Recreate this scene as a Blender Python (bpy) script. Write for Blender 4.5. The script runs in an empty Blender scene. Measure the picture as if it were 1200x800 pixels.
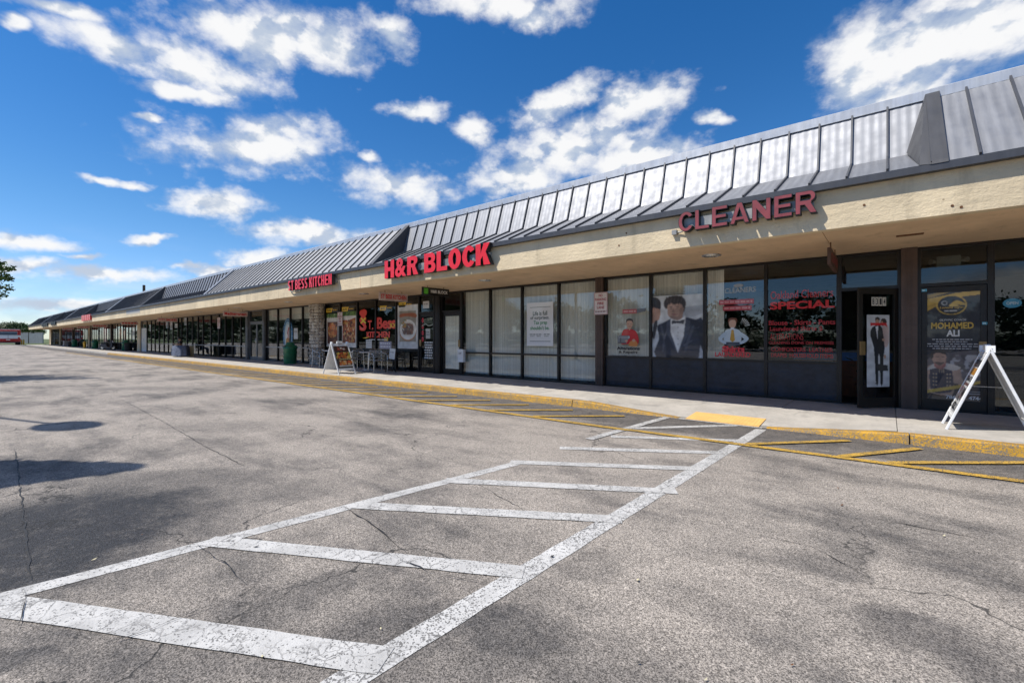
import bpy, bmesh, math, random
from math import sin, cos, pi, radians
from mathutils import Vector, Matrix, Euler
random.seed(7)
C = bpy.context.scene.collection
SC = bpy.context.scene

# ------------------------------------------------------------------ camera
CAM_H = 1.38; FPX = 533.0; VPX = -45.0; HORY = 396.0
YAW = pi/2 - math.atan((600 - VPX)/FPX)
AX = (-sin(YAW), cos(YAW)); RT = (cos(YAW), sin(YAW))
cam_d = bpy.data.cameras.new('camera'); cam = bpy.data.objects.new('camera', cam_d); C.objects.link(cam)
cam.location = (0, 0, CAM_H); cam.rotation_euler = (pi/2, 0, YAW)
cam_d.sensor_width = 36; cam_d.lens = 36*FPX/1200; cam_d.shift_y = (HORY-400)/1200
cam_d.clip_start = .05; cam_d.clip_end = 5000
SC.camera = cam

def gnd(px, py, z=0.0):
    d = FPX*(CAM_H - z)/(py - HORY); l = (px-600)/FPX*d
    return Vector((d*AX[0]+l*RT[0], d*AX[1]+l*RT[1], z))
def wall_x(px, Y):
    k = (px-600)/FPX; d = Y/(AX[1]+k*RT[1]); return d*(AX[0]+k*RT[0])
def wall_p(px, py, Y):
    k = (px-600)/FPX; d = Y/(AX[1]+k*RT[1])
    return d*(AX[0]+k*RT[0]), CAM_H + (HORY-py)*d/FPX
def at_depth(px, d):
    l = (px-600)/FPX*d; return d*AX[0]+l*RT[0], d*AX[1]+l*RT[1]
def view_dir(px, py):
    a = (px-600)/FPX; b = (HORY-py)/FPX
    return Vector((AX[0]+a*RT[0], AX[1]+a*RT[1], b)).normalized()

# ------------------------------------------------------------------ node helper
class NT:
    def __init__(s, tree): s.t = tree; s.n = tree.nodes; s.l = tree.links
    def new(s, typ, **kw):
        n = s.n.new(typ)
        for k, v in kw.items(): setattr(n, k, v)
        return n
    def put(s, sock, v):
        if isinstance(v, bpy.types.NodeSocket): s.l.new(v, sock)
        elif v is not None: sock.default_value = v
    def math(s, op, a, b=None, c=None, clamp=False):
        n = s.new('ShaderNodeMath', operation=op, use_clamp=clamp)
        s.put(n.inputs[0], a)
        if b is not None: s.put(n.inputs[1], b)
        if c is not None: s.put(n.inputs[2], c)
        return n.outputs[0]
    def vmath(s, op, a, b=None):
        n = s.new('ShaderNodeVectorMath', operation=op); s.put(n.inputs[0], a)
        if b is not None: s.put(n.inputs[1], b)
        return n.outputs['Value'] if op in ('LENGTH', 'DOT_PRODUCT', 'DISTANCE') else n.outputs[0]
    def noise(s, vec, scale, detail=4, rough=.55, dist=0, out='Fac'):
        n = s.new('ShaderNodeTexNoise'); s.put(n.inputs['Vector'], vec)
        n.inputs['Scale'].default_value = scale; n.inputs['Detail'].default_value = detail
        n.inputs['Roughness'].default_value = rough; n.inputs['Distortion'].default_value = dist
        return n.outputs[out]
    def voro(s, vec, scale, feature='F1', out='Distance', rnd=1):
        n = s.new('ShaderNodeTexVoronoi', feature=feature); s.put(n.inputs['Vector'], vec)
        n.inputs['Scale'].default_value = scale; n.inputs['Randomness'].default_value = rnd
        return n.outputs[out]
    def ramp(s, f, lo, hi, a=0.0, b=1.0):
        n = s.new('ShaderNodeMapRange', interpolation_type='SMOOTHSTEP'); s.put(n.inputs[0], f)
        n.inputs[1].default_value = lo; n.inputs[2].default_value = hi
        n.inputs[3].default_value = a; n.inputs[4].default_value = b
        return n.outputs[0]
    def mix(s, f, a, b, mode='MIX'):
        n = s.new('ShaderNodeMix', data_type='RGBA', blend_type=mode)
        s.put(n.inputs[0], f)
        for k, v in ((6, a), (7, b)):
            if isinstance(v, tuple) and len(v) == 3: v = (*v, 1)
            s.put(n.inputs[k], v)
        return n.outputs[2]
    def mapping(s, vec, loc=(0,0,0), rot=(0,0,0), scale=(1,1,1), typ='POINT'):
        n = s.new('ShaderNodeMapping', vector_type=typ); s.put(n.inputs[0], vec)
        n.inputs[1].default_value = loc; n.inputs[2].default_value = rot; n.inputs[3].default_value = scale
        return n.outputs[0]

# ------------------------------------------------------------------ sky, clouds, sun
SUN = Vector((.40, .53, -1.0)).normalized()          # travel direction of the light
to_sun = -SUN
EL = math.asin(to_sun.z); ROT = math.atan2(to_sun.x, to_sun.y)
W = bpy.data.worlds.new('World'); SC.world = W; W.use_nodes = True
w = NT(W.node_tree); w.n.clear()
sky = w.new('ShaderNodeTexSky', sky_type='NISHITA', sun_disc=False)
sky.sun_elevation = EL; sky.sun_rotation = ROT % (2*pi); sky.altitude = 0; sky.air_density = 1.0; sky.dust_density = .1; sky.ozone_density = 3.5
hsv = w.new('ShaderNodeHueSaturation'); w.l.new(sky.outputs[0], hsv.inputs['Color'])
hsv.inputs['Hue'].default_value = .505; hsv.inputs['Saturation'].default_value = 1.34; hsv.inputs['Value'].default_value = 1.0
tc = w.new('ShaderNodeTexCoord'); D = tc.outputs['Generated']
sep = w.new('ShaderNodeSeparateXYZ'); w.l.new(D, sep.inputs[0])
skyc = w.mix(w.ramp(sep.outputs[2], .0, .24, 1, 0), hsv.outputs[0], w.mix(1.0, hsv.outputs[0], (.80, .92, 1.22), 'MULTIPLY'))
SKY_STR = .10
# clouds: soft ellipsoids in direction space whose outline is broken up by fractal noise
blobs = [(60,6,80,14,14),(125,52,90,26,14),(240,80,112,36,17),(312,38,112,44,12),(385,60,55,38,10),(228,110,60,11,9),(290,171,122,36,2),
 (255,240,64,18,3),(466,222,68,26,2),(486,125,42,13,0),(360,272,92,17,4),(300,302,55,12,-6),(125,209,28,8,12),(158,216,26,7,6),
 (655,122,60,22,-22),(745,112,62,26,-8),(665,175,95,40,-14),(735,190,80,40,0),(610,205,70,26,0),(560,150,26,18,20),(833,135,26,9,5),
 (1030,70,70,75,0),(1090,50,110,62,-8),(1160,30,120,62,-10),(1060,105,75,32,-16),(580,6,100,30,4),(455,45,36,22,30),
 (28,283,78,11,4),(100,299,32,5,0),(120,321,110,11,4),(28,308,60,9,3),(90,350,140,11,3),(215,315,26,6,0),(438,192,16,7,0),(530,268,0,0,0),(170,283,30,6,5),
 (10,33,22,12,20),(184,140,16,6,10),(255,320,50,8,0)]
def sky_noise(vec, sc, det, r): return w.noise(vec, sc, det, r)
stretch = w.mapping(D, scale=(1, 1, 1.5))
warpv = w.noise(stretch, 5.0, 5, .6, out='Color')
wv = w.vmath('SCALE', w.vmath('SUBTRACT', warpv, (.5, .5, .5)), None)
wv.node.inputs['Scale'].default_value = .09
Dw = w.vmath('ADD', D, wv)
field = None
def add_blob(c, a, b, ra, rb):
    global field
    m = Matrix((a, b, a.cross(b))).transposed()
    v = w.mapping(Dw, tuple(c), tuple(m.to_euler()), (ra, rb, .6), 'TEXTURE')
    ln = w.vmath('LENGTH', v)
    field = ln if field is None else w.math('SMOOTH_MIN', field, ln, .07)
for (px, py, rx, ry, rot) in blobs:
    if rx == 0: continue
    c = view_dir(px, py); t_ = radians(rot)
    da = view_dir(px+cos(t_), py+sin(t_))-c; db = view_dir(px+sin(t_), py-cos(t_))-c
    a = da.normalized(); b = (db-a*db.dot(a)); lb = b.length; b = b.normalized()
    add_blob(c, a, b, rx*da.length, ry*lb)
rng = random.Random(3)
for k in range(34):                                    # the rest of the sky carries the same scattered clouds
    az = rng.uniform(0, 2*pi); el = rng.uniform(.06, 1.2)
    dv = Vector((cos(az)*cos(el), sin(az)*cos(el), sin(el)))
    f = dv.x*AX[0]+dv.y*AX[1]
    if f > .15 and abs((dv.x*RT[0]+dv.y*RT[1])/f) < 1.35 and dv.z/f < .95: continue
    s = .06 + .2*sin(el); a = dv.cross(Vector((0, 0, 1))).normalized(); b = a.cross(dv).normalized(); q = rng.uniform(-.3, .3)
    add_blob(dv, a*cos(q)+b*sin(q), b*cos(q)-a*sin(q), s*rng.uniform(.8, 1.5), s*rng.uniform(.3, .6))
fine = w.noise(stretch, 22, 6, .6)
mid = w.noise(stretch, 7, 5, .6)
def puffs(vec):
    def vs(scale):
        n = w.new('ShaderNodeTexVoronoi', feature='F1'); w.put(n.inputs['Vector'], vec); n.inputs['Scale'].default_value = scale; n.inputs['Detail'].default_value = 1; n.inputs['Roughness'].default_value = .55
        return n.outputs['Distance']
    return w.math('SUBTRACT', .55, vs(13))
warp2 = w.vmath('ADD', stretch, w.vmath('MULTIPLY', w.vmath('SUBTRACT', w.noise(stretch, 18, 4, .6, out='Color'), (.5, .5, .5)), (.06, .06, .06)))
pf = puffs(warp2); pf2 = puffs(w.mapping(warp2, loc=(.012, .016, -.03)))
dens = w.math('SUBTRACT', 1.27, field)
dens = w.math('ADD', dens, w.math('MULTIPLY', pf, .42))
dens = w.math('ADD', dens, w.math('MULTIPLY', w.math('SUBTRACT', fine, .5), 1.35))
dens = w.math('ADD', dens, w.math('MULTIPLY', w.math('SUBTRACT', mid, .5), .75))
cover = w.ramp(dens, -.05, .95)
shade = w.math('ADD', w.math('MULTIPLY', w.math('SUBTRACT', pf, pf2), 1.5), w.math('MULTIPLY', w.math('SUBTRACT', fine, .5), .7))
shade = w.math('ADD', shade, w.ramp(dens, .2, 1.2, -.10, .10))
cl = w.mix(w.ramp(shade, -.45, .15), (.55, .63, .76), (1.0, 1.0, 1.0))
# thin milky veil low over the horizon
veil = w.math('MULTIPLY', w.ramp(sep.outputs[2], .0, .2, .34, 0), w.ramp(w.noise(w.mapping(D, scale=(1, 1, 7)), 4, 6, .6), .35, .7))
bgsky = w.new('ShaderNodeBackground'); w.l.new(skyc, bgsky.inputs[0]); bgsky.inputs[1].default_value = SKY_STR
bgcl = w.new('ShaderNodeBackground'); w.l.new(cl, bgcl.inputs[0]); bgcl.inputs[1].default_value = .73
ms = w.new('ShaderNodeMixShader')
w.l.new(w.math('MAXIMUM', w.math('MULTIPLY', cover, .97), veil), ms.inputs[0]); w.l.new(bgsky.outputs[0], ms.inputs[1]); w.l.new(bgcl.outputs[0], ms.inputs[2])
wo = w.new('ShaderNodeOutputWorld'); w.l.new(ms.outputs[0], wo.inputs[0])
sl = bpy.data.lights.new('sun', 'SUN'); sl.energy = 4.2; sl.angle = radians(.53); sl.color = (1, .95, .87)
so = bpy.data.objects.new('sun', sl); C.objects.link(so); so.rotation_euler = SUN.to_track_quat('-Z', 'Y').to_euler(); so.location = (-20, -25, 50)
SC.view_settings.view_transform = 'Standard'; SC.view_settings.look = 'None'; SC.view_settings.exposure = 0.42; SC.view_settings.gamma = 1
SC.cycles.max_bounces = 8; SC.cycles.transparent_max_bounces = 16

# ------------------------------------------------------------------ materials
MATS = {}
def new_mat(name):
    m = bpy.data.materials.new(name); m.use_nodes = True; t = NT(m.node_tree)
    b = t.n['Principled BSDF']; MATS[name] = m
    return m, t, b
def simple(name, col, rough=.6, metal=0, var=.18, vscale=3, bump=0, bscale=60, coat=0, spec=.5):
    m, t, b = new_mat(name)
    co = t.new('ShaderNodeTexCoord').outputs['Object']
    n = t.noise(co, vscale, 6, .65)
    d = tuple(c*(1-var) for c in col); l = tuple(min(1, c*(1+var*.7)) for c in col)
    b.inputs['Base Color'].default_value = (*col, 1)
    t.l.new(t.mix(t.ramp(n, .3, .7), d, l), b.inputs['Base Color'])
    t.l.new(t.ramp(t.noise(co, vscale*3, 4), .3, .7, max(0, rough-.08), min(1, rough+.08)), b.inputs['Roughness'])
    b.inputs['Metallic'].default_value = metal; b.inputs['Coat Weight'].default_value = coat; b.inputs['Specular IOR Level'].default_value = spec
    if bump:
        bp = t.new('ShaderNodeBump'); bp.inputs['Strength'].default_value = bump; bp.inputs['Distance'].default_value = .01
        t.l.new(t.noise(co, bscale, 5), bp.inputs['Height']); t.l.new(bp.outputs[0], b.inputs['Normal'])
    return m

def asphalt():
    m, t, b = new_mat('asphalt')
    co = t.new('ShaderNodeTexCoord').outputs['Object']
    sp = t.new('ShaderNodeSeparateXYZ'); t.l.new(co, sp.inputs[0])
    n1 = t.noise(co, .33, 7, .62, .3); n2 = t.noise(t.mapping(co, rot=(0, 0, .05), scale=(.55, 1.5, 1)), 1.1, 7, .65)
    wob = t.vmath('SCALE', t.vmath('SUBTRACT', t.noise(co, .9, 5, .6, out='Color'), (.5, .5, .5))); wob.node.inputs['Scale'].default_value = 1.6
    cw = t.vmath('ADD', co, wob)
    acc = t.ramp(t.math('ADD', t.math('MULTIPLY', n1, .5), t.math('MULTIPLY', n2, .5)), .43, .65, 0, .74)
    # oil and sealer stains: px, py, rx, ry, strength
    for (px, py, rx, ry, k) in [(60,625,200,85,1.0),(20,775,150,40,.8),(200,560,130,16,.6),(520,740,170,34,.72),(330,700,90,34,.6),(640,700,70,18,.4),(850,735,60,10,.3),(330,572,75,14,.5),(1085,745,110,50,.62),(960,640,85,16,.5),(60,770,160,40,.6),(560,700,150,40,.35),(420,775,420,50,.55),(560,640,120,30,.3),(700,655,70,16,.35),
        (700,770,90,40,.45),(430,520,0,0,0),(250,500,90,8,.35),(1000,585,0,0,0),(1180,650,40,30,.3),(640,480,110,7,.5),(260,760,120,60,.5),(780,560,60,10,.2),(350,470,90,4,.35),(170,455,90,3,.4),(60,440,60,3,.3)]:
        if not rx: continue
        g = gnd(px, py); d = FPX*CAM_H/(py-HORY)
        v = t.mapping(cw, (g.x, g.y, 0), (0, 0, YAW), (rx*d/FPX, ry*d*d/(FPX*CAM_H), 50), 'TEXTURE')
        acc = t.math('MAXIMUM', acc, t.math('MULTIPLY', t.ramp(t.vmath('LENGTH', v), 1.5, .45), k))
    # the fire lane next to the kerb was sealed darker, with a ragged edge
    acc = t.math('MAXIMUM', acc, t.ramp(t.math('ADD', sp.outputs[1], t.math('MULTIPLY', t.math('SUBTRACT', n2, .5), 3.0)), 5.9, 6.9, 0, .70))
    acc = t.math('ADD', acc, t.math('MULTIPLY', t.math('SUBTRACT', t.noise(co, 22, 6, .75), .5), .6))
    acc = t.math('ADD', acc, t.math('MULTIPLY', t.math('SUBTRACT', t.noise(co, 4.2, 7, .72), .5), .75))
    base = t.mix(acc, (.325, .288, .250), (.031, .032, .036))
    vc = t.voro(co, 185, out='Color'); sx = t.new('ShaderNodeSeparateColor'); t.l.new(vc, sx.inputs[0])
    vc2 = t.voro(co, 115, out='Color'); sx2 = t.new('ShaderNodeSeparateColor'); t.l.new(vc2, sx2.inputs[0])
    grain = t.math('ADD', t.ramp(sx.outputs[0], .0, 1, .40, 1.50), t.ramp(sx2.outputs[1], .88, 1, 0, .55))
    gr = t.new('ShaderNodeCombineColor'); [t.l.new(grain, gr.inputs[i]) for i in range(3)]
    col = t.mix(1.0, base, gr.outputs[0], 'MULTIPLY')
    pits = t.ramp(t.noise(co, 75, 3, .6), .33, .40, .40, 1)
    gp = t.new('ShaderNodeCombineColor'); [t.l.new(pits, gp.inputs[i]) for i in range(3)]
    col = t.mix(1.0, col, gp.outputs[0], 'MULTIPLY')
    # drips of oil
    drip = t.math('MULTIPLY', t.ramp(t.voro(t.vmath('ADD', co, t.vmath('SCALE', t.noise(co, 9, 2, out='Color'))), 1.35), .055, .03), t.ramp(t.noise(co, .8, 2), .5, .6))
    col = t.mix(t.math('MULTIPLY', drip, .8), col, (.02, .02, .021))
    # hairline cracks
    e = t.voro(t.vmath('ADD', co, wob), .5, 'DISTANCE_TO_EDGE')
    crack = t.math('MULTIPLY', t.ramp(e, .007, .002), t.ramp(t.noise(co, .45, 3), .5, .6))
    col = t.mix(t.math('MULTIPLY', crack, .8), col, (.02, .02, .02))
    t.l.new(col, b.inputs['Base Color']); b.inputs['Roughness'].default_value = .82; b.inputs['Specular IOR Level'].default_value = .35
    bp = t.new('ShaderNodeBump'); bp.inputs['Strength'].default_value = .55; bp.inputs['Distance'].default_value = .006
    h = t.math('ADD', t.voro(co, 150), t.math('MULTIPLY', t.noise(co, 70, 3, .6), 1.2)); h = t.math('SUBTRACT', h, t.math('MULTIPLY', crack, 1.5))
    t.l.new(h, bp.inputs['Height']); t.l.new(bp.outputs[0], b.inputs['Normal'])
asphalt()

def paint(name, col, wear, under=(.06, .06, .06), sc=1.0):
    m, t, b = new_mat(name)
    co = t.new('ShaderNodeTexCoord').outputs['Object']
    wob = t.vmath('SCALE', t.vmath('SUBTRACT', t.noise(co, 7, 4, .6, out='Color'), (.5, .5, .5))); wob.node.inputs['Scale'].default_value = .12
    cw = t.vmath('ADD', co, wob)
    big = t.noise(co, .9, 4, .6)
    e = t.math('MULTIPLY', t.ramp(t.voro(cw, 7*sc, 'DISTANCE_TO_EDGE'), .030, .008), t.ramp(big, .42, .58))
    e2 = t.math('MULTIPLY', t.ramp(t.voro(cw, 19*sc, 'DISTANCE_TO_EDGE'), .07, .02), t.ramp(t.noise(co, 2.2, 4, .6), .5, .66))
    sp_ = t.new('ShaderNodeSeparateColor'); t.l.new(t.voro(co, 135*sc, out='Color'), sp_.inputs[0])
    thr = t.math('ADD', t.ramp(t.noise(co, 2.3, 6, .7), .32, .68, 1.02-.16*wear, .98-.62*wear), t.math('MULTIPLY', t.math('SUBTRACT', t.noise(co, 30, 3, .6), .5), -.7))
    pit = t.math('GREATER_THAN', sp_.outputs[0], thr)
    off = t.math('MAXIMUM', t.math('MAXIMUM', t.math('MULTIPLY', e, .85), t.math('MULTIPLY', e2, .7)), t.math('MULTIPLY', pit, .9))
    dirt = t.mix(t.ramp(t.noise(co, 5, 7, .7), .35, .75), col, tuple(c*.66 for c in col))
    t.l.new(t.mix(off, dirt, under), b.inputs['Base Color']); b.inputs['Roughness'].default_value = .7
    bp = t.new('ShaderNodeBump'); bp.inputs['Strength'].default_value = .5; bp.inputs['Distance'].default_value = .004
    t.l.new(t.math('SUBTRACT', t.math('MULTIPLY', t.voro(co, 105), .6), off), bp.inputs['Height']); t.l.new(bp.outputs[0], b.inputs['Normal'])
paint('white_paint', (.53, .52, .50), .22, (.13, .125, .12)); paint('white_paint_worn', (.58, .57, .55), .62, (.12, .115, .11))
paint('yellow_paint', (.60, .365, .055), .62); paint('kerb_yellow', (.56, .30, .02), 1.0, (.16, .14, .11), .8)

def concrete(name, col, var=.25):
    m, t, b = new_mat(name)
    co = t.new('ShaderNodeTexCoord').outputs['Object']
    oi = t.new('ShaderNodeObjectInfo')
    n = t.math('ADD', t.math('MULTIPLY', t.noise(co, 1.4, 8, .68), .7), t.math('MULTIPLY', t.noise(co, 22, 5, .7), .3))
    c = t.mix(t.ramp(n, .35, .65), tuple(k*(1-var) for k in col), tuple(k*1.1 for k in col))
    c = t.mix(t.math('MULTIPLY', oi.outputs['Random'], .22), c, tuple(k*.6 for k in col))
    sp = t.math('MAXIMUM', t.ramp(t.noise(co, 1.7, 6, .65, 1), .52, .70), t.ramp(t.voro(co, 5), .06, .04))
    c = t.mix(t.math('MULTIPLY', sp, .38), c, (.1, .1, .1))
    t.l.new(c, b.inputs['Base Color']); b.inputs['Roughness'].default_value = .85
    bp = t.new('ShaderNodeBump'); bp.inputs['Strength'].default_value = .25; bp.inputs['Distance'].default_value = .004
    t.l.new(t.noise(co, 90, 4, .7), bp.inputs['Height']); t.l.new(bp.outputs[0], b.inputs['Normal'])
concrete('concrete', (.47, .44, .395)); concrete('old_concrete', (.33, .31, .28)); concrete('block_grey', (.20, .225, .25), .12)

def stucco(name, col, bumps=1.0):
    m, t, b = new_mat(name)
    co = t.new('ShaderNodeTexCoord').outputs['Object']
    n = t.noise(co, .7, 8, .65); st = t.noise(t.mapping(co, scale=(2.2, 1, .35)), 1.6, 6, .65)
    c = t.mix(t.ramp(n, .36, .66), tuple(k*.84 for k in col), tuple(k*1.06 for k in col))
    c = t.mix(t.ramp(st, .52, .74, 0, .55), c, tuple(k*.55 for k in col))
    spot = t.math('MULTIPLY', t.ramp(t.voro(co, 2.3), .05, .025), t.ramp(t.noise(co, .6, 3), .5, .6))
    c = t.mix(t.math('MULTIPLY', spot, .7), c, (.2, .13, .07))
    t.l.new(c, b.inputs['Base Color']); b.inputs['Roughness'].default_value = .9
    bp = t.new('ShaderNodeBump'); bp.inputs['Strength'].default_value = .8*bumps; bp.inputs['Distance'].default_value = .014
    h = t.math('ADD', t.noise(co, 17, 6, .62), t.math('MULTIPLY', t.noise(t.mapping(co, scale=(.5, 1, 2)), 5, 4, .6), .9))
    t.l.new(h, bp.inputs['Height']); t.l.new(bp.outputs[0], b.inputs['Normal'])
stucco('fascia_stucco', (.68, .56, .375)); stucco('soffit_board', (.70, .50, .31), .12)

def roofmetal(name, col, rough, metal):
    m, t, b = new_mat(name)
    co = t.new('ShaderNodeTexCoord').outputs['Object']; oi = t.new('ShaderNodeObjectInfo')
    st = t.noise(t.mapping(co, scale=(9, 1, .5)), 1.5, 5, .6)
    c = t.mix(t.ramp(st, .35, .7), tuple(k*.88 for k in col), tuple(k*1.08 for k in col))
    c = t.mix(t.math('MULTIPLY', oi.outputs['Random'], .16), c, tuple(k*.72 for k in col))
    t.l.new(c, b.inputs['Base Color']); b.inputs['Metallic'].default_value = metal
    t.l.new(t.ramp(t.noise(co, 4, 5), .3, .7, rough-.05, rough+.07), b.inputs['Roughness'])
roofmetal('hip_metal', (.07, .071, .077), .55, .4)
roofmetal('roof_metal', (.285, .292, .312), .60, .82)
roofmetal('trim_metal', (.065, .068, .078), .5, .3)
roofmetal('cap_and_glare_metal', (.50, .51, .53), .42, .4)

def glass(name, base, tint, rough=0.0):
    m = bpy.data.materials.new(name); m.use_nodes = True; MATS[name] = m
    t = NT(m.node_tree); t.n.clear()
    ge = t.new('ShaderNodeNewGeometry')
    cs = t.math('ABSOLUTE', t.vmath('DOT_PRODUCT', ge.outputs['Normal'], ge.outputs['Incoming']))
    f = t.math('MULTIPLY_ADD', t.math('POWER', t.math('SUBTRACT', 1, cs, None, True), 5), 1-base, base, True)
    tr = t.new('ShaderNodeBsdfTransparent'); tr.inputs[0].default_value = (*tint, 1)
    gl = t.new('ShaderNodeBsdfGlossy'); gl.inputs['Roughness'].default_value = rough; gl.inputs[0].default_value = (.93, .96, 1, 1)
    bp = t.new('ShaderNodeBump'); bp.inputs['Strength'].default_value = .02; bp.inputs['Distance'].default_value = .02
    t.l.new(t.noise(t.new('ShaderNodeTexCoord').outputs['Object'], 1.1, 2), bp.inputs['Height']); t.l.new(bp.outputs[0], gl.inputs['Normal'])
    mx = t.new('ShaderNodeMixShader'); t.l.new(f, mx.inputs[0]); t.l.new(tr.outputs[0], mx.inputs[1]); t.l.new(gl.outputs[0], mx.inputs[2])
    o = t.new('ShaderNodeOutputMaterial'); t.l.new(mx.outputs[0], o.inputs[0])
glass('window_glass', .045, (.62, .66, .66)); glass('clear_glass', .048, (.985, .99, .985))

def printed(name, rough, coat):
    m, t, b = new_mat(name)
    a = t.new('ShaderNodeAttribute', attribute_name='Col'); t.l.new(a.outputs['Color'], b.inputs['Base Color'])
    b.inputs['Roughness'].default_value = rough; b.inputs['Coat Weight'].default_value = coat; b.inputs['Coat Roughness'].default_value = .03
printed('print_glossy', .5, .8); printed('print_matt', .55, 0)

def blind_():
    m, t, b = new_mat('blind_fabric')
    co = t.new('ShaderNodeTexCoord').outputs['Object']
    n = t.noise(t.mapping(co, scale=(21, .01, .12)), 1.0, 3, .7)
    t.l.new(t.mix(t.ramp(n, .3, .7), (.54, .545, .48), (.74, .74, .66)), b.inputs['Base Color']); b.inputs['Roughness'].default_value = .85
simple('bronze_frame', (.022, .019, .017), .38, .3); simple('brown_pier', (.095, .06, .045), .5, .1); simple('rail_grey', (.36, .36, .36), .4, .3); simple('grey_frame', (.16, .165, .17), .4, .5)
simple('navy_panel', (.009, .014, .028), .5, 0, .5, 5, 0, 30, .15); simple('wall_dark', (.14, .13, .12), .8); simple('wall_light', (.32, .31, .29), .85)
simple('carpet', (.05, .05, .05), .95); blind_()
simple('letter_red', (.72, .012, .015), .35, 0, .1, 4, coat=.3); simple('letter_faded_red', (.235, .04, .05), .55, 0, .2, 5); simple('letter_side', (.012, .012, .013), .5)
simple('raceway_grey', (.30, .30, .29), .5, .2, .3); simple('white_plastic', (.76, .77, .78), .4, 0, .1, 6, coat=.15); simple('sign_pink', (.62, .50, .46), .5)
simple('sign_black', (.012, .013, .014), .35, coat=.3); simple('green_square', (.12, .55, .05), .4); simple('aluminium', (.62, .63, .64), .3, .9, .12, 9)
simple('bin_green', (.012, .145, .07), .42, 0, .25, 5, .05, 40, .2); simple('rubber', (.018, .018, .018), .8); simple('rust', (.16, .07, .03), .9, .2, .4, 20)
simple('stone_a', (.50, .46, .40), .9, 0, .35, 9, .6, 25); simple('stone_b', (.36, .32, .27), .9, 0, .35, 9, .6, 25); simple('stone_c', (.60, .56, .49), .9, 0, .3, 9, .6, 25)
simple('mortar', (.27, .25, .23), .95, 0, .2, 20, .4, 60); simple('tactile_yellow', (.72, .43, .14), .65, 0, .12, 4); simple('bark', (.09, .07, .055), .95, 0, .4, 12, .7, 20)
simple('van_red', (.42, .015, .02), .3, .1, .05, 2, coat=.6); simple('van_white', (.72, .73, .76), .3, .1, .05, 2, coat=.6); simple('van_glass', (.10, .13, .17), .08, 0, .1, 2)
simple('lamp_red', (.55, .02, .02), .2); simple('hydrant_yellow', (.70, .42, .04), .5, 0, .2, 5); simple('skin', (.42, .24, .16), .55, 0, .06, 6)
simple('shirt_dark', (.025, .027, .035), .85, 0, .2, 8); simple('jeans', (.10, .14, .22), .85, 0, .25, 9); simple('hair_dark', (.015, .012, .01), .6); simple('sign_brown', (.10, .055, .04), .6); simple('cloth_greyblue', (.095, .115, .17), .9, 0, .3, 9)
simple('counter_orange', (.26, .085, .03), .5, 0, .3, 4); simple('counter_blue', (.10, .24, .55), .4); simple('terracotta', (.22, .09, .05), .8); simple('lens', (.75, .73, .66), .3)
simple('grass_green', (.085, .11, .03), .95, 0, .4, 2); simple('pale_yellow', (.62, .56, .36), .6); simple('pole_dark', (.05, .045, .04), .6, .4); simple('tar', (.018, .018, .019), .7, 0, .3, 9)
simple('brass', (.30, .20, .09), .4, .7)
def leafmat(name, a, bcol):
    m, t, b = new_mat(name)
    co = t.new('ShaderNodeTexCoord').outputs['Object']; at = t.new('ShaderNodeAttribute', attribute_name='Col')
    sx = t.new('ShaderNodeSeparateColor'); t.l.new(at.outputs['Color'], sx.inputs[0])
    t.l.new(t.mix(sx.outputs[0], a, bcol), b.inputs['Base Color']); b.inputs['Roughness'].default_value = .6
    b.inputs['Transmission Weight'].default_value = 0; b.inputs['Subsurface Weight'].default_value = 0
leafmat('leaf_dark', (.018, .040, .010), (.062, .105, .024)); leafmat('leaf_mid', (.03, .07, .012), (.11, .19, .035))

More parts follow.
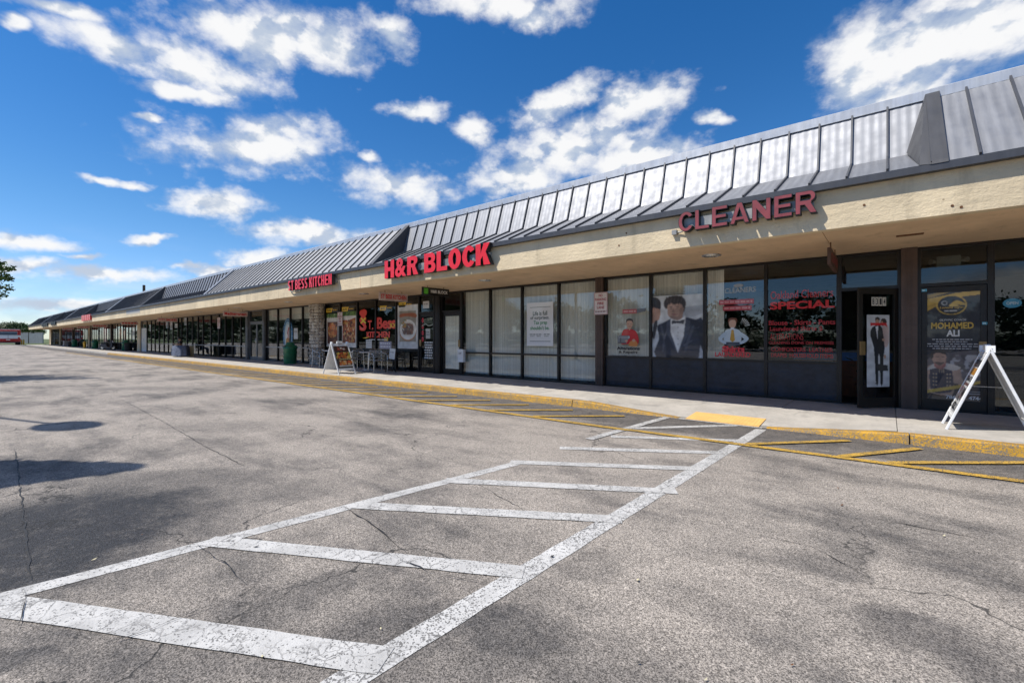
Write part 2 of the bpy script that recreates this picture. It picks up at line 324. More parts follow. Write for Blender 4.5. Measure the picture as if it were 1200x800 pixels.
# ------------------------------------------------------------------ mesh helpers
class MB:
    def __init__(s): s.v = []; s.f = []; s.m = []; s.c = []; s.sm = []
    def add(s, vs, fs, mi=0, col=None, smooth=False):
        o = len(s.v); s.v += [tuple(v) for v in vs]
        for f in fs:
            s.f.append(tuple(i+o for i in f)); s.m.append(mi); s.c.append(col or (1, 1, 1)); s.sm.append(smooth)
        return s
    def box(s, x0, x1, y0, y1, z0, z1, mi=0, col=None, bev=0):
        if bev:
            b = bev; pr = []
            ring = [(x0+b, y0), (x1-b, y0), (x1, y0+b), (x1, y1-b), (x1-b, y1), (x0+b, y1), (x0, y1-b), (x0, y0+b)]
            inn = [(x0+b, y0+b), (x1-b, y0+b), (x1-b, y0+b), (x1-b, y1-b), (x1-b, y1-b), (x0+b, y1-b), (x0+b, y1-b), (x0+b, y0+b)]
            vs = [(*p, z0) for p in ring] + [(*p, z1-b) for p in ring] + [(*p, z1) for p in inn]
            fs = [(i, (i+1) % 8, 8+(i+1) % 8, 8+i) for i in range(8)] + [(8+i, 8+(i+1) % 8, 16+(i+1) % 8, 16+i) for i in range(8)]
            fs += [tuple(range(7, -1, -1)), (16, 17, 19, 21)]
            return s.add(vs, fs, mi, col)
        return s.add([(x0,y0,z0),(x1,y0,z0),(x1,y1,z0),(x0,y1,z0),(x0,y0,z1),(x1,y0,z1),(x1,y1,z1),(x0,y1,z1)],
                     [(0,3,2,1),(4,5,6,7),(0,1,5,4),(1,2,6,5),(2,3,7,6),(3,0,4,7)], mi, col)
    def tube(s, pts, r, n=8, mi=0, col=None, cap=True, smooth=True):
        pts = [Vector(p) for p in pts]; rs = r if isinstance(r, (list, tuple)) else [r]*len(pts)
        vs = []; up = None
        for i, p in enumerate(pts):
            t = (pts[min(i+1, len(pts)-1)] - pts[max(i-1, 0)]).normalized()
            if up is None: up = t.orthogonal().normalized()
            up = (up - t*up.dot(t)).normalized(); sd = t.cross(up)
            for k in range(n):
                a = 2*pi*k/n; vs.append(p + (up*cos(a) + sd*sin(a))*rs[i])
        fs = [(i*n+k, i*n+(k+1) % n, (i+1)*n+(k+1) % n, (i+1)*n+k) for i in range(len(pts)-1) for k in range(n)]
        s.add(vs, fs, mi, col, smooth)
        if cap: s.add(vs[:n], [tuple(range(n-1, -1, -1))], mi, col); s.add(vs[-n:], [tuple(range(n))], mi, col)
        return s
    def lathe(s, prof, n=24, cx=0, cy=0, mi=0, col=None, smooth=True, sx=1, sy=1):
        vs = [(cx+r*cos(2*pi*k/n)*sx, cy+r*sin(2*pi*k/n)*sy, z) for r, z in prof for k in range(n)]
        fs = [(i*n+k, i*n+(k+1) % n, (i+1)*n+(k+1) % n, (i+1)*n+k) for i in range(len(prof)-1) for k in range(n)]
        s.add(vs, fs, mi, col, smooth)
        return s
    def disc(s, c, r, n=16, mi=0, col=None, flip=False, sx=1, sy=1):
        vs = [(c[0]+r*cos(2*pi*k/n)*sx, c[1]+r*sin(2*pi*k/n)*sy, c[2]) for k in range(n)]
        return s.add(vs, [tuple(range(n-1, -1, -1)) if flip else tuple(range(n))], mi, col)
    def prism(s, poly, axis, a0, a1, mi=0, col=None):
        n = len(poly)
        def mk(p, a): return (a, p[0], p[1]) if axis == 'x' else ((p[0], a, p[1]) if axis == 'y' else (p[0], p[1], a))
        vs = [mk(p, a0) for p in poly] + [mk(p, a1) for p in poly]
        return s.add(vs, [tuple(range(n-1, -1, -1)), tuple(range(n, 2*n))] + [(i, (i+1) % n, n+(i+1) % n, n+i) for i in range(n)], mi, col)
    def mesh(s, name, mats):
        me = bpy.data.meshes.new(name); me.from_pydata(s.v, [], s.f)
        for m in (mats if isinstance(mats, (list, tuple)) else [mats]): me.materials.append(MATS[m])
        me.polygons.foreach_set('material_index', s.m); me.polygons.foreach_set('use_smooth', s.sm)
        if any(c != (1, 1, 1) for c in s.c):
            at = me.color_attributes.new('Col', 'FLOAT_COLOR', 'CORNER'); buf = []
            for p in me.polygons: buf += [*s.c[p.index], 1.0]*p.loop_total
            at.data.foreach_set('color', buf)
        me.update()
        bm = bmesh.new(); bm.from_mesh(me)
        if not any(c != (1, 1, 1) for c in s.c): bmesh.ops.recalc_face_normals(bm, faces=bm.faces)
        bm.to_mesh(me); bm.free()
        return me
    def build(s, name, mats, parent=None, loc=None):
        o = bpy.data.objects.new(name, s.mesh(name, mats)); C.objects.link(o)
        if parent: o.parent = parent
        if loc: o.location = loc
        return o
def link(name, me, parent=None, loc=(0,0,0), rot=(0,0,0)):
    o = bpy.data.objects.new(name, me); C.objects.link(o); o.location = loc; o.rotation_euler = rot
    if parent: o.parent = parent
    return o
def tag(o, label=None, cat=None, group=None, kind=None):
    if label: o['label'] = label
    if cat: o['category'] = cat
    if group: o['group'] = group
    if kind: o['kind'] = kind
    return o
def thing(name, label, cat, loc=(0,0,0), rz=0, group=None):
    o = bpy.data.objects.new(name, None); C.objects.link(o); o.location = loc; o.rotation_euler = (0, 0, rz); o.empty_display_size = .2
    return tag(o, label, cat, group)
def copy_thing(o, loc, rz, label, parent=None):
    c = o.copy(); C.objects.link(c)
    if parent: c.parent = parent
    else:
        c.location = loc; c.rotation_euler = (0, 0, rz); c['label'] = label
    for ch in o.children: copy_thing(ch, None, None, None, c)
    return c
def structure(name, mb, mats, label, parent=None, kind='structure'):
    o = mb.build(name, mats, parent); tag(o, label, None, None, kind); return o

# ------------------------------------------------------------------ lettering and flat print
_tc = {}
def text_mesh(s, bold=0.0, extrude=0.0, shear=0.0, spacing=1.0, res=3):
    k = (s, bold, extrude, shear, spacing, res)
    if k in _tc: return _tc[k]
    cu = bpy.data.curves.new('t', 'FONT'); cu.body = s; cu.size = 1; cu.offset = bold; cu.extrude = extrude; cu.shear = shear; cu.space_character = spacing; cu.resolution_u = res
    o = bpy.data.objects.new('t', cu); C.objects.link(o)
    me = bpy.data.meshes.new_from_object(o); bpy.data.objects.remove(o)
    vs = [v.co.copy() for v in me.vertices]; fs = [tuple(p.vertices) for p in me.polygons]; nz = [p.normal.z for p in me.polygons]
    bpy.data.meshes.remove(me); bpy.data.curves.remove(cu)
    _tc[k] = (vs, fs, nz); return _tc[k]
def fit(vs, u0, u1, v0, v1):
    xs = [v.x for v in vs]; ys = [v.y for v in vs]; a, b, c, d = min(xs), max(xs), min(ys), max(ys)
    return [((v.x-a)/(b-a)*(u1-u0)+u0, (v.y-c)/(d-c)*(v1-v0)+v0, v.z) for v in vs]
def smooth_poly(pts, k=5):
    out = []; n = len(pts)
    for i in range(n):
        p0, p1, p2, p3 = [Vector(pts[(i+j) % n]) for j in (-1, 0, 1, 2)]
        for q in range(k):
            t = q/k; out.append(tuple(.5*((2*p1)+(p2-p0)*t+(2*p0-5*p1+4*p2-p3)*t*t+(3*p1-p0-3*p2+p3)*t**3)))
    return out
class Print:
    """flat print on a sheet: u to the right, v up, each layer of ink a hair in front of the last"""
    def __init__(s, w_, h_, sheet=None, thick=.004, step=.0007):
        s.b = MB(); s.parts = []; s.sheet = sheet; s.thick = thick; s.w = w_; s.h = h_; s.lay = 1; s.step = step
        if sheet: s.b.box(0, w_, 0, thick, 0, h_, 0, sheet)
    def y(s): s.lay += 1; return -s.step*s.lay
    def poly(s, pts, col, sm=0):
        pts = [(u*s.w, v*s.h) for u, v in pts]
        if sm: pts = smooth_poly(pts, sm)
        y = s.y(); s.b.add([(u, y, v) for u, v in pts], [tuple(range(len(pts)))], 0, col); return s
    def rect(s, u0, u1, v0, v1, col): return s.poly([(u0, v0), (u1, v0), (u1, v1), (u0, v1)], col)
    def ell(s, u, v, ru, rv, col, n=18, a0=0, a1=2*pi):
        return s.poly([(u+ru*cos(a0+(a1-a0)*i/(n-(0 if a1-a0 > 6.2 else 1))), v+rv*sin(a0+(a1-a0)*i/(n-(0 if a1-a0 > 6.2 else 1)))) for i in range(n)], col)
    def text(s, t, u0, u1, v0, v1, col, bold=.02, shear=0, spacing=1.0):
        vs, fs, nz = text_mesh(t, bold, 0, shear, spacing); vs = fit(vs, u0*s.w, u1*s.w, v0*s.h, v1*s.h)
        y = s.y(); s.b.add([(u, y, v) for u, v, z in vs], fs, 0, col); return s
    def blur_text(s, u0, u1, v0, v1, col, n=5, seed=1):
        """a line of print too small to read: a broken row of word shapes"""
        r = random.Random(seed); u = u0; y = s.y()
        while u < u1:
            w_ = (u1-u0)/n*r.uniform(.5, 1.1); e = min(u1, u+w_)
            s.b.add([(u*s.w, y, v0*s.h), (e*s.w, y, v0*s.h), (e*s.w, y, v1*s.h), (u*s.w, y, v1*s.h)], [(0, 1, 2, 3)], 0, col); u = e+(u1-u0)/n*.2
        return s
    def blobs(s, u0, u1, v0, v1, cols, n, size, seed=1, oval=False):
        r = random.Random(seed)
        for i in range(n):
            u = r.uniform(u0, u1); v = r.uniform(v0, v1); sz = size*r.uniform(.5, 1.3); a = r.uniform(0, 3)
            if oval:
                a_ = r.uniform(0, 6.28); q_ = r.random()**.5; u = (u0+u1)/2+(u1-u0)/2*q_*cos(a_); v = (v0+v1)/2+(v1-v0)/2*q_*sin(a_)
            pts = [(min(u1, max(u0, u+sz*cos(a+k*1.05)*r.uniform(.6, 1.1))), min(v1, max(v0, v+sz*s.w/s.h*sin(a+k*1.05)*r.uniform(.6, 1.1)))) for k in range(6)]
            s.poly(pts, r.choice(cols))
        return s
    def soft(s, nx, blur=1, grain=.06, seed=1):
        """turn the flat artwork so far into a fine mosaic of print dots with soft photographic edges"""
        import numpy as np
        ny = int(nx*s.h/s.w); img = np.zeros((ny, nx, 3)); used = np.zeros((ny, nx), bool)
        U, V = np.meshgrid((np.arange(nx)+.5)/nx*s.w, (np.arange(ny)+.5)/ny*s.h)
        for f, c in zip(s.b.f, s.b.c):
            P = [(s.b.v[i][0], s.b.v[i][2]) for i in f]; ins = np.zeros((ny, nx), bool)
            if len({round(s.b.v[i][1], 5) for i in f}) > 1: continue
            for (x0, y0), (x1, y1) in zip(P, P[1:]+P[:1]):
                if y0 == y1: continue
                ins ^= ((y0 > V) != (y1 > V)) & (U < (x1-x0)*(V-y0)/(y1-y0)+x0)
            img[ins] = c; used |= ins
        for k in range(blur):
            p_ = np.pad(img, ((1, 1), (1, 1), (0, 0)), 'edge'); img = (p_[:-2, 1:-1]+p_[2:, 1:-1]+p_[1:-1, :-2]+p_[1:-1, 2:]+2*p_[1:-1, 1:-1])/6
        rs = np.random.RandomState(seed); n1 = rs.rand(ny, nx, 1)-.5; lo = rs.rand(ny//8+2, nx//8+2); iy = np.arange(ny)/8; ix = np.arange(nx)/8; y0 = iy.astype(int); x0 = ix.astype(int); fy = (iy-y0)[:, None]; fx = (ix-x0)[None]
        l = lo[y0][:, x0]*(1-fy)*(1-fx)+lo[y0+1][:, x0]*fy*(1-fx)+lo[y0][:, x0+1]*(1-fy)*fx+lo[y0+1][:, x0+1]*fy*fx
        img = np.clip(img*(1+grain*2*n1+(l[..., None]-.5)*.45), .003, .85)
        sheet = [(f, c) for f, c in zip(s.b.f, s.b.c)][:6] if s.sheet else []
        b = MB(); 
        if s.sheet: b.box(0, s.w, 0, s.thick, 0, s.h, 0, s.sheet)
        y = -s.step*2
        for j in range(ny):
            for i in range(nx):
                o = len(b.v); b.v += [(i/nx*s.w, y, j/ny*s.h), ((i+1)/nx*s.w, y, j/ny*s.h), ((i+1)/nx*s.w, y, (j+1)/ny*s.h), (i/nx*s.w, y, (j+1)/ny*s.h)]; b.f.append((o, o+1, o+2, o+3)); b.m.append(0); b.c.append(tuple(img[j, i])); b.sm.append(False)
        s.b = b; s.lay = 3; return s
    def part(s, nm):
        s.b = MB(); s.parts.append((nm, s.b)); return s
    def build(s, name, mat='print_glossy', parent=None):
        if not s.parts: return s.b.build(name, mat, parent)
        o = bpy.data.objects.new(name, None); C.objects.link(o); o.empty_display_size = .2
        if parent: o.parent = parent
        for nm, b in s.parts: b.build(nm, mat, o)
        return o
def place_print(o, x, y, z, rz=0): o.location = (x, y, z); o.rotation_euler = (0, 0, rz); return o

def arc(cx, cy, rx, ry, a0, a1, n=12):
    return [(cx+rx*cos(radians(a0+(a1-a0)*i/n)), cy+ry*sin(radians(a0+(a1-a0)*i/n))) for i in range(n+1)]
def stroke(path, t):
    L, R = [], []
    for i, p in enumerate(path):
        a = Vector(path[max(0, i-1)]); b = Vector(path[min(len(path)-1, i+1)]); d = (b-a).normalized(); n = Vector((-d.y, d.x))*t/2
        L.append(tuple(Vector(p)+n)); R.append(tuple(Vector(p)-n))
    return L+R[::-1]
def glyph(ch, w, t):
    """outline loops of a bold block capital in a box w wide and 1 high, stroke t"""
    h = t*.86; m = .5
    if ch == 'H': return [[(0,0),(t,0),(t,m-h/2),(w-t,m-h/2),(w-t,0),(w,0),(w,1),(w-t,1),(w-t,m+h/2),(t,m+h/2),(t,1),(0,1)]]
    if ch == 'L': return [[(0,0),(w*.88,0),(w*.88,h),(t,h),(t,1),(0,1)]]
    if ch == 'E': e = w*.92; return [[(0,0),(e,0),(e,h),(t,h),(t,m-h/2),(e*.93,m-h/2),(e*.93,m+h/2),(t,m+h/2),(t,1-h),(e,1-h),(e,1),(0,1)]]
    if ch == 'T': return [[(w/2-t/2,0),(w/2+t/2,0),(w/2+t/2,1-h),(w,1-h),(w,1),(0,1),(0,1-h),(w/2-t/2,1-h)]]
    if ch == 'I': return [[(0,0),(t,0),(t,1),(0,1)]]
    if ch == 'N': return [[(0,0),(t,0),(t,.60),(w-t,0),(w,0),(w,1),(w-t,1),(w-t,.40),(t,1),(0,1)]]
    if ch == 'K': return [[(0,0),(t,0),(t,.27),(t+(w-t)*.24,.42),(w-t*1.2,0),(w*1.04,0),(t+(w-t)*.55,.60),(w*1.0,1),(w-t*1.18,1),(t,.55),(t,1),(0,1)]]
    if ch == 'A':
        w *= 1.08; ap = .80; hb = .17; x = lambda y: t+(w/2-t)*y/ap
        return [[(0,0),(t*.98,0),(x(hb),hb),(w-x(hb),hb),(w-t*.98,0),(w,0),(w/2+t*.60,1),(w/2-t*.60,1)], [(x(hb+h*.9),hb+h*.9),(w/2,ap),(w-x(hb+h*.9),hb+h*.9)]]
    if ch == 'C': return [arc(w/2, .5, w/2, .51, 34, 326, 26)+arc(w/2, .5, w/2-t, .51-h, 322, 38, 26)]
    if ch == 'O': return [arc(w/2, .5, w/2, .51, 0, 348, 29), arc(w/2, .5, w/2-t, .51-h, 0, 348, 29)[::-1]]
    if ch in 'BR':
        q = .5 if ch == 'B' else .56; r = (1-q)/2*1.06; top = arc(w-r*.9-.02, 1-r, r*.9, r, -70, 90, 10)
        ih = (1-h, .5*(1+q)-h*.0); hu = [(t,.54+h*.28),(w-t-.08,.54+h*.28)]+arc(w-t-.08, (.54+h*.28+1-h)/2, .08, (1-h-.54-h*.28)/2, -80, 80, 6)+[(w-t-.08,1-h),(t,1-h)]
        if ch == 'B':
            lo = arc(w-.25*.95, .27, .25*.95, .27, -90, 68, 10)
            hl = [(t,h),(w-t-.06,h)]+arc(w-t-.06, (h+.5-h*.42)/2, .075, (.5-h*.42-h)/2, -80, 80, 6)+[(w-t-.06,.5-h*.42),(t,.5-h*.42)]
            return [[(0,0)]+lo+top+[(0,1)], hu[::-1], hl[::-1]]
        return [[(0,0),(t,0),(t,.40),(w*.46,.40),(w-t*1.12,0),(w*1.04,0),(w*.76,.44)]+top+[(0,1)], hu[::-1]]
    if ch == 'S':
        k = w/2-t/2; v = .5-h/2
        p = arc(w/2, .745, k, .255-h/2+.01, 28, 230, 14)+[(w/2, .505)]+arc(w/2, .255, k, .255-h/2+.01, 50, -152, 14)
        return [stroke(p, t*.96)]
    return None
def block_word(text, w, t, gap, offset=0.0):
    """islands (points, faces) of a word set in block capitals, left to right"""
    out = []; x = 0
    for ch in text:
        if ch == ' ': x += w*.45; continue
        lp = glyph(ch, w, t)
        if lp is None:
            vs, fs, _ = text_mesh(ch, .03+offset, 0, 0, 1, 4); P = fit(vs, x, x+w*1.12, -.01, 1.01); out.append(([Vector(p) for p in P], fs)); x += w*1.12+gap; continue
        cu = bpy.data.curves.new('g', 'CURVE'); cu.dimensions = '2D'; cu.fill_mode = 'BOTH'; cu.offset = offset
        for l in lp:
            sp = cu.splines.new('POLY'); sp.points.add(len(l)-1); sp.use_cyclic_u = True
            for i, p in enumerate(l): sp.points[i].co = (p[0], p[1], 0, 1)
        o = bpy.data.objects.new('g', cu); C.objects.link(o); me = bpy.data.meshes.new_from_object(o); bpy.data.objects.remove(o)
        bm = bmesh.new(); bm.from_mesh(me); bmesh.ops.remove_doubles(bm, verts=bm.verts, dist=1e-5)
        for f in bm.faces:
            if f.normal.z < 0: f.normal_flip()
        bm.to_mesh(me); bm.free()
        out.append(([Vector((v.co.x+x, v.co.y, 0)) for v in me.vertices], [tuple(p.vertices) for p in me.polygons]))
        ww = max(p[0] for l in lp for p in l); bpy.data.meshes.remove(me); bpy.data.curves.remove(cu); x += ww+gap
    return out
def block_sign(name, text, label, x0, x1, z0, z1, Y, depth, face, side, w, t, gap, trim=None, rise=0):
    th = thing(name, label, 'sign', (x0, Y, z0)); body = block_word(text, w, t, gap, trim or 0); fc = block_word(text, w, t, gap)
    X1 = max(v.x for g in fc for v in g[0]); kx = (x1-x0)/X1; kz = z1-z0
    for (vs, fs), (fv, ff) in zip(body, fc):
        b = MB(); n = len(vs); pts = [(v.x*kx, v.y*kz) for v in vs]
        b.add([(p[0], -depth, p[1]) for p in pts], fs, 0)
        ed = {(a, c) for f in fs for a, c in zip(f, f[1:]+f[:1])}; bd = [e for e in ed if (e[1], e[0]) not in ed]
        b.add([(p[0], -depth, p[1]) for p in pts]+[(p[0], 0, p[1]) for p in pts], [(c, a, a+n, c+n) for a, c in bd], 1)
        o = b.build('letter', [side if trim else face, side], th)
        if trim: q = MB(); q.add([(v.x*kx, -depth-.004, v.y*kz) for v in fv], ff); q.build('letter_face', face, o)
    return th
def islands(vs, fs):
    par = list(range(len(vs)))
    def find(a):
        while par[a] != a: par[a] = par[par[a]]; a = par[a]
        return a
    for f in fs:
        for a in f[1:]: par[find(a)] = find(f[0])
    g = {}
    for f in fs: g.setdefault(find(f[0]), []).append(f)
    out = []
    for k in sorted(g, key=lambda k: min(vs[i].x for f in g[k] for i in f)):
        ids = sorted({i for f in g[k] for i in f}); mp = {i: n for n, i in enumerate(ids)}
        out.append(([vs[i] for i in ids], [tuple(mp[i] for i in f) for f in g[k]]))
    return out
def letter_sign(name, text, label, x0, x1, z0, z1, Y, depth, face, side, bold, res=4, spacing=1.0, shear=0, trim=None):
    """a wall sign of raised letters: each letter its own part"""
    t = thing(name, label, 'sign', (x0, Y, z0))
    adv = 0; parts = []
    vs, fs, nz = text_mesh(text, bold, 0, shear, spacing, res); X0, X1 = min(v.x for v in vs), max(v.x for v in vs)
    Z0, Z1 = min(v.y for v in vs), max(v.y for v in vs)
    kx = (x1-x0)/(X1-X0); kz = (z1-z0)/(Z1-Z0)
    # split the outline mesh into islands, one per letter
    faces_by_order = islands(*text_mesh(text, bold-trim, 0, shear, spacing, res)[:2]) if trim is not None else []
    par = list(range(len(vs)))
    def find(a):
        while par[a] != a: par[a] = par[par[a]]; a = par[a]
        return a
    for f in fs:
        for a in f[1:]: par[find(a)] = find(f[0])
    isl = {}
    for f in fs: isl.setdefault(find(f[0]), []).append(f)
    for key in sorted(isl, key=lambda k: min(vs[i].x for f in isl[k] for i in f)):
        fl = isl[key]; ids = sorted({i for f in fl for i in f}); mp = {i: n for n, i in enumerate(ids)}
        pts = [((vs[i].x-X0)*kx, (vs[i].y-Z0)*kz) for i in ids]; n = len(ids); b = MB()
        b.add([(p[0], -depth, p[1]) for p in pts], [tuple(mp[i] for i in f) for f in fl], 0)
        edges = {}
        for f in fl:
            for a, c in zip(f, f[1:]+f[:1]): edges[(a, c)] = 1
        bd = [(a, c) for a, c in edges if (c, a) not in edges]
        b.add([(p[0], -depth, p[1]) for p in pts]+[(p[0], 0, p[1]) for p in pts], [(mp[c], mp[a], mp[a]+n, mp[c]+n) for a, c in bd], 1)
        o = b.build('letter', [side if trim is not None else face, side], t)
        if trim is not None:                           # the coloured face sits inside a dark trim cap
            fv, ff = faces_by_order[len(parts)]; q = MB()
            q.add([((v.x-X0)*kx, -depth-.004, (v.y-Z0)*kz) for v in fv], ff); q.build('letter_face', face, o)
        parts.append(1)
    return t

# ================================================================== THE GROUND
SW = .13; KERB = 7.85; WALL = 10.75; X_END = -122.0; X_RIGHT = 9.0
b = MB(); b.box(-900, 900, -900, 900, -.6, -.05); structure('ground', b, 'grass_green', 'flat grassy ground reaching to the horizon around the car park')
b = MB(); n = 24
b.add([(-150+i*(200/n), -70+j*((7.9+70)/12), 0) for j in range(13) for i in range(n+1)], [(j*(n+1)+i, j*(n+1)+i+1, (j+1)*(n+1)+i+1, (j+1)*(n+1)+i) for j in range(12) for i in range(n)])
LOT = structure('parking_lot', b, 'asphalt', 'weathered grey asphalt car park with dark stains')
def quad_line(name, a, c, w_, mat, z, ext=0):
    a = Vector(a[:2]); c = Vector(c[:2]); d = (c-a).normalized(); p = Vector((-d.y, d.x))*w_/2; a = a-d*ext; c = c+d*ext
    L = (c-a).length; m = max(1, int(L/(.13 if L < 9 else .3))); vs = []; r = random.Random(hash((round(a.x, 2), round(a.y, 2))) & 255)
    for i in range(m+1):
        q = a+(c-a)*i/m; j = [r.uniform(-.0035, .0035) for _ in range(2)]
        vs += [(*(q+p*(1+j[0]/w_*2)), z), (*(q-p*(1+j[1]/w_*2)), z)]
    bb = MB(); bb.add(vs, [(2*i+1, 2*i+3, 2*i+2, 2*i) for i in range(m)]); return bb.build(name, mat, LOT)
# white access aisle
quad_line('aisle_line', gnd(-330, 786), gnd(612, 541), .125, 'white_paint', .003)
quad_line('aisle_line', gnd(690, 515), gnd(782, 489), .125, 'white_paint_worn', .009)
quad_line('aisle_line', gnd(300, 862), gnd(892, 503), .145, 'white_paint_worn', .003)
for (a, c, m_) in [((-40,703),(452,775),'white_paint'),((243,634),(614,671),'white_paint'),((416,592),(728,609),'white_paint'),((521,563),(793,576),'white_paint'),
        ((598,541.5),(822,549.5),'white_paint'),((656,525),(842,530.5),'white_paint_worn'),((716,511.5),(868,516.5),'white_paint_worn'),((740,502),(862,498.5),'white_paint_worn')]:
    quad_line('aisle_bar', gnd(*a), gnd(*c), .145 if a[1] < 690 else .165, m_, .006)
b0 = gnd(797, 491); c0 = gnd(890, 502)
quad_line('aisle_line', (-2.76, 7.80), (-1.48, 7.80), .07, 'white_paint_worn', .008)
# yellow fire lane
for x0, x1 in ((-60, -36), (-36, -18), (-18, -3.0), (-3.0, 10)):
    quad_line('fire_lane_line', (x0, 6.33 if x0 < -3 else 6.36), (x1, 6.33 if x1 < -2 else 6.75), .125, 'yellow_paint', .0125)
dv = Vector((cos(radians(41)), sin(radians(41)))); x = -5.85
for k in range(-1, 30):
    xs = -5.85 - (k)*1.06
    quad_line('fire_lane_bar', (xs, 6.38), (xs+1.22 if k < 4 else xs+1.2, 7.42), .105, 'yellow_paint', .0165)
for k, xs in enumerate((-1.40, -.42, .02, 1.1, 2.2, 3.3, 4.4, 5.5)):
    quad_line('fire_lane_bar', (xs, 6.46+.02*k), (xs+(1.0 if k < 1 else .72 if k == 1 else 1.45), (7.55+.02*k if k < 2 else 7.70)), .105, 'yellow_paint', .0165)
# open cracks, tar filled, and one strip painting the lamp arm's shadow
def crack(pts, w_, z=.005):
    r = random.Random(len(pts)*13+int(pts[0][0])); P = []
    for (a, c) in zip(pts, pts[1:]):
        A = gnd(*a); B = gnd(*c); m = max(3, int((B-A).length/.07))
        for i in range(m): P.append(A+(B-A)*i/m+Vector((r.uniform(-.009, .009)+.018*sin(i*.45)+.012*sin(i*1.3), r.uniform(-.009, .009), 0)))
    vs = []
    for i, p in enumerate(P):
        t = (P[min(i+1, len(P)-1)]-P[max(0, i-1)]).normalized(); q = Vector((-t.y, t.x, 0)); k = w_*r.uniform(.15, 1)*(1 if 2 < i < len(P)-3 else .3)
        vs += [(p+q*k/2+Vector((0, 0, z))), (p-q*k/2+Vector((0, 0, z)))]
    bb = MB(); bb.add(vs, [(2*i+1, 2*i+3, 2*i+2, 2*i) for i in range(len(P)-1)]); return bb.build('crack_and_shadow_line', 'tar', LOT)
crack([(18,527),(24,575),(32,640),(36,688)], .018); crack([(142,468),(165,480),(198,498),(240,523),(290,548)], .013)
crack([(452,650),(500,670),(560,682),(604,690)], .009, .013); crack([(232,640),(262,660),(292,690)], .010, .013); crack([(292,690),(200,730),(120,756),(30,800)], .008, .013)
crack([(800,605),(850,618),(880,625)], .012); crack([(1010,605),(1080,618),(1150,632),(1199,640)], .014); crack([(400,592),(440,618),(490,660)], .016); crack([(0,503.5),(30,503.2)], .01)  # last short strip is the lamp arm's shadow drawn as a dark line
crack([(30,690),(20,740),(0,770)], .006, .013); crack([(545,560),(620,600),(700,612)], .008); crack([(880,625),(950,640),(1040,690)], .008)
# dead leaves and grit
lf = MB(); r = random.Random(5)
for k in range(26):
    g = gnd(r.uniform(0, 1200), 430+370*r.random()**1.3); a = r.uniform(0, 6.28); s = r.uniform(.008, .02)
    if g.y > 7.4: continue
    lf.add([(g.x+s*cos(a+q)*(1 if q in (0, pi) else .45), g.y+s*sin(a+q)*(1 if q in (0, pi) else .45), .010+(.008*r.random() if q == 0 else 0)) for q in (0, pi/2, pi, 3*pi/2)], [(0, 1, 2, 3)], r.choice((0, 1, 2)))
o = lf.build('leaf_litter', ['rust', 'tar', 'pale_yellow']); tag(o, 'scattered dead leaves and grit on the asphalt', None, None, 'stuff')

# ------------------------------------------------------------------ kerb, pavement, ramp
KR0, KR1 = -2.78, -1.44
def flare(x): return min(1, max(0, (KR0-x)/1.8, (x-KR1)/1.5)) if -4.6 < x < .1 else 1
b = MB(); b.box(X_END-4, X_RIGHT, KERB+.02, WALL+.3, -.03, .004); SIDE = structure('sidewalk', b, 'old_concrete', 'pale concrete pavement along the shop fronts')
def kerb_piece(x0, x1):
    m = max(1, int((x1-x0)/.38)); vs = []; fs = []
    r = random.Random(int(x0*100))
    for i in range(m+1):
        x = x0+(x1-x0)*i/m; h = max(.006, SW*flare(x)); jj = r.uniform(-.008, .008); e = r.uniform(.012, .03)*min(1, h/.1)
        vs += [(x, KERB-.03+jj*.6, -.02), (x, KERB+jj*.6, max(.003, h-e)), (x, KERB+e+jj, h), (x, KERB+.15, h), (x, KERB+.15, -.02)]
    for i in range(m):
        for k in range(4): fs.append((i*5+k, (i+1)*5+k, (i+1)*5+k+1, i*5+k+1))
    fs += [(4, 3, 2, 1, 0), tuple(m*5+k for k in range(5))]
    bb = MB(); bb.add(vs, fs); return bb
kx = .22
segs = []
x = .22
while x < X_RIGHT: segs.append((x+.006, x+3.05)); x += 3.056
segs += [(KR1, .21), (-4.9, KR0)]
x = -4.91
while x > -62: segs.append((x-3.05, x-.006)); x -= 3.056
for a, c in segs: kerb_piece(a, c).build('kerb_stone', 'kerb_yellow' if c > -48 else 'old_concrete', SIDE)
kerb_piece(X_END-4, x).build('kerb_stone', 'old_concrete', SIDE)
slab_m = {}
def slab(x0, x1, y0, y1, name='paving_slab', g=.003):
    key = (round(x1-x0, 2), round(y1-y0, 2))
    if key not in slab_m: bb = MB(); bb.box(g, x1-x0-g, g, y1-y0-g, .0, SW, 0, None, .006); slab_m[key] = bb.mesh(name, 'concrete')
    return link(name, slab_m[key], SIDE, (x0, y0, random.uniform(-.0015, .0015)))
x = .1
while x < X_RIGHT-1:
    slab(x, x+1.52, KERB+.15, 9.4); slab(x, x+1.52, 9.4, WALL-.02); x += 1.52
slab(.1-1.57, .1, 9.4, WALL-.02); slab(-3.04, -1.47, 9.4, WALL-.02); slab(-4.61, -3.04, 9.4, WALL-.02)
x = -4.61
while x > -52:
    slab(x-1.52, x, KERB+.15, 9.4); slab(x-1.52, x, 9.4, WALL-.02); x -= 1.52
b = MB(); xx = x
while xx > X_END: b.box(xx-3.03, xx-.02, KERB+.15, WALL-.02, 0, SW); xx -= 3.05
tag(b.build('paving_slab', 'concrete', SIDE), kind='stuff')
b = MB(); NX, NY = 40, 12; vs = []
for j in range(NY+1):
    for i in range(NX+1):
        X = -4.605+4.70*i/NX; Y = KERB+.14+(9.395-KERB-.14)*j/NY
        vs.append((X, Y, SW*max(flare(X), min(1, max(0, (Y-KERB-.05)/1.45)))+.001))
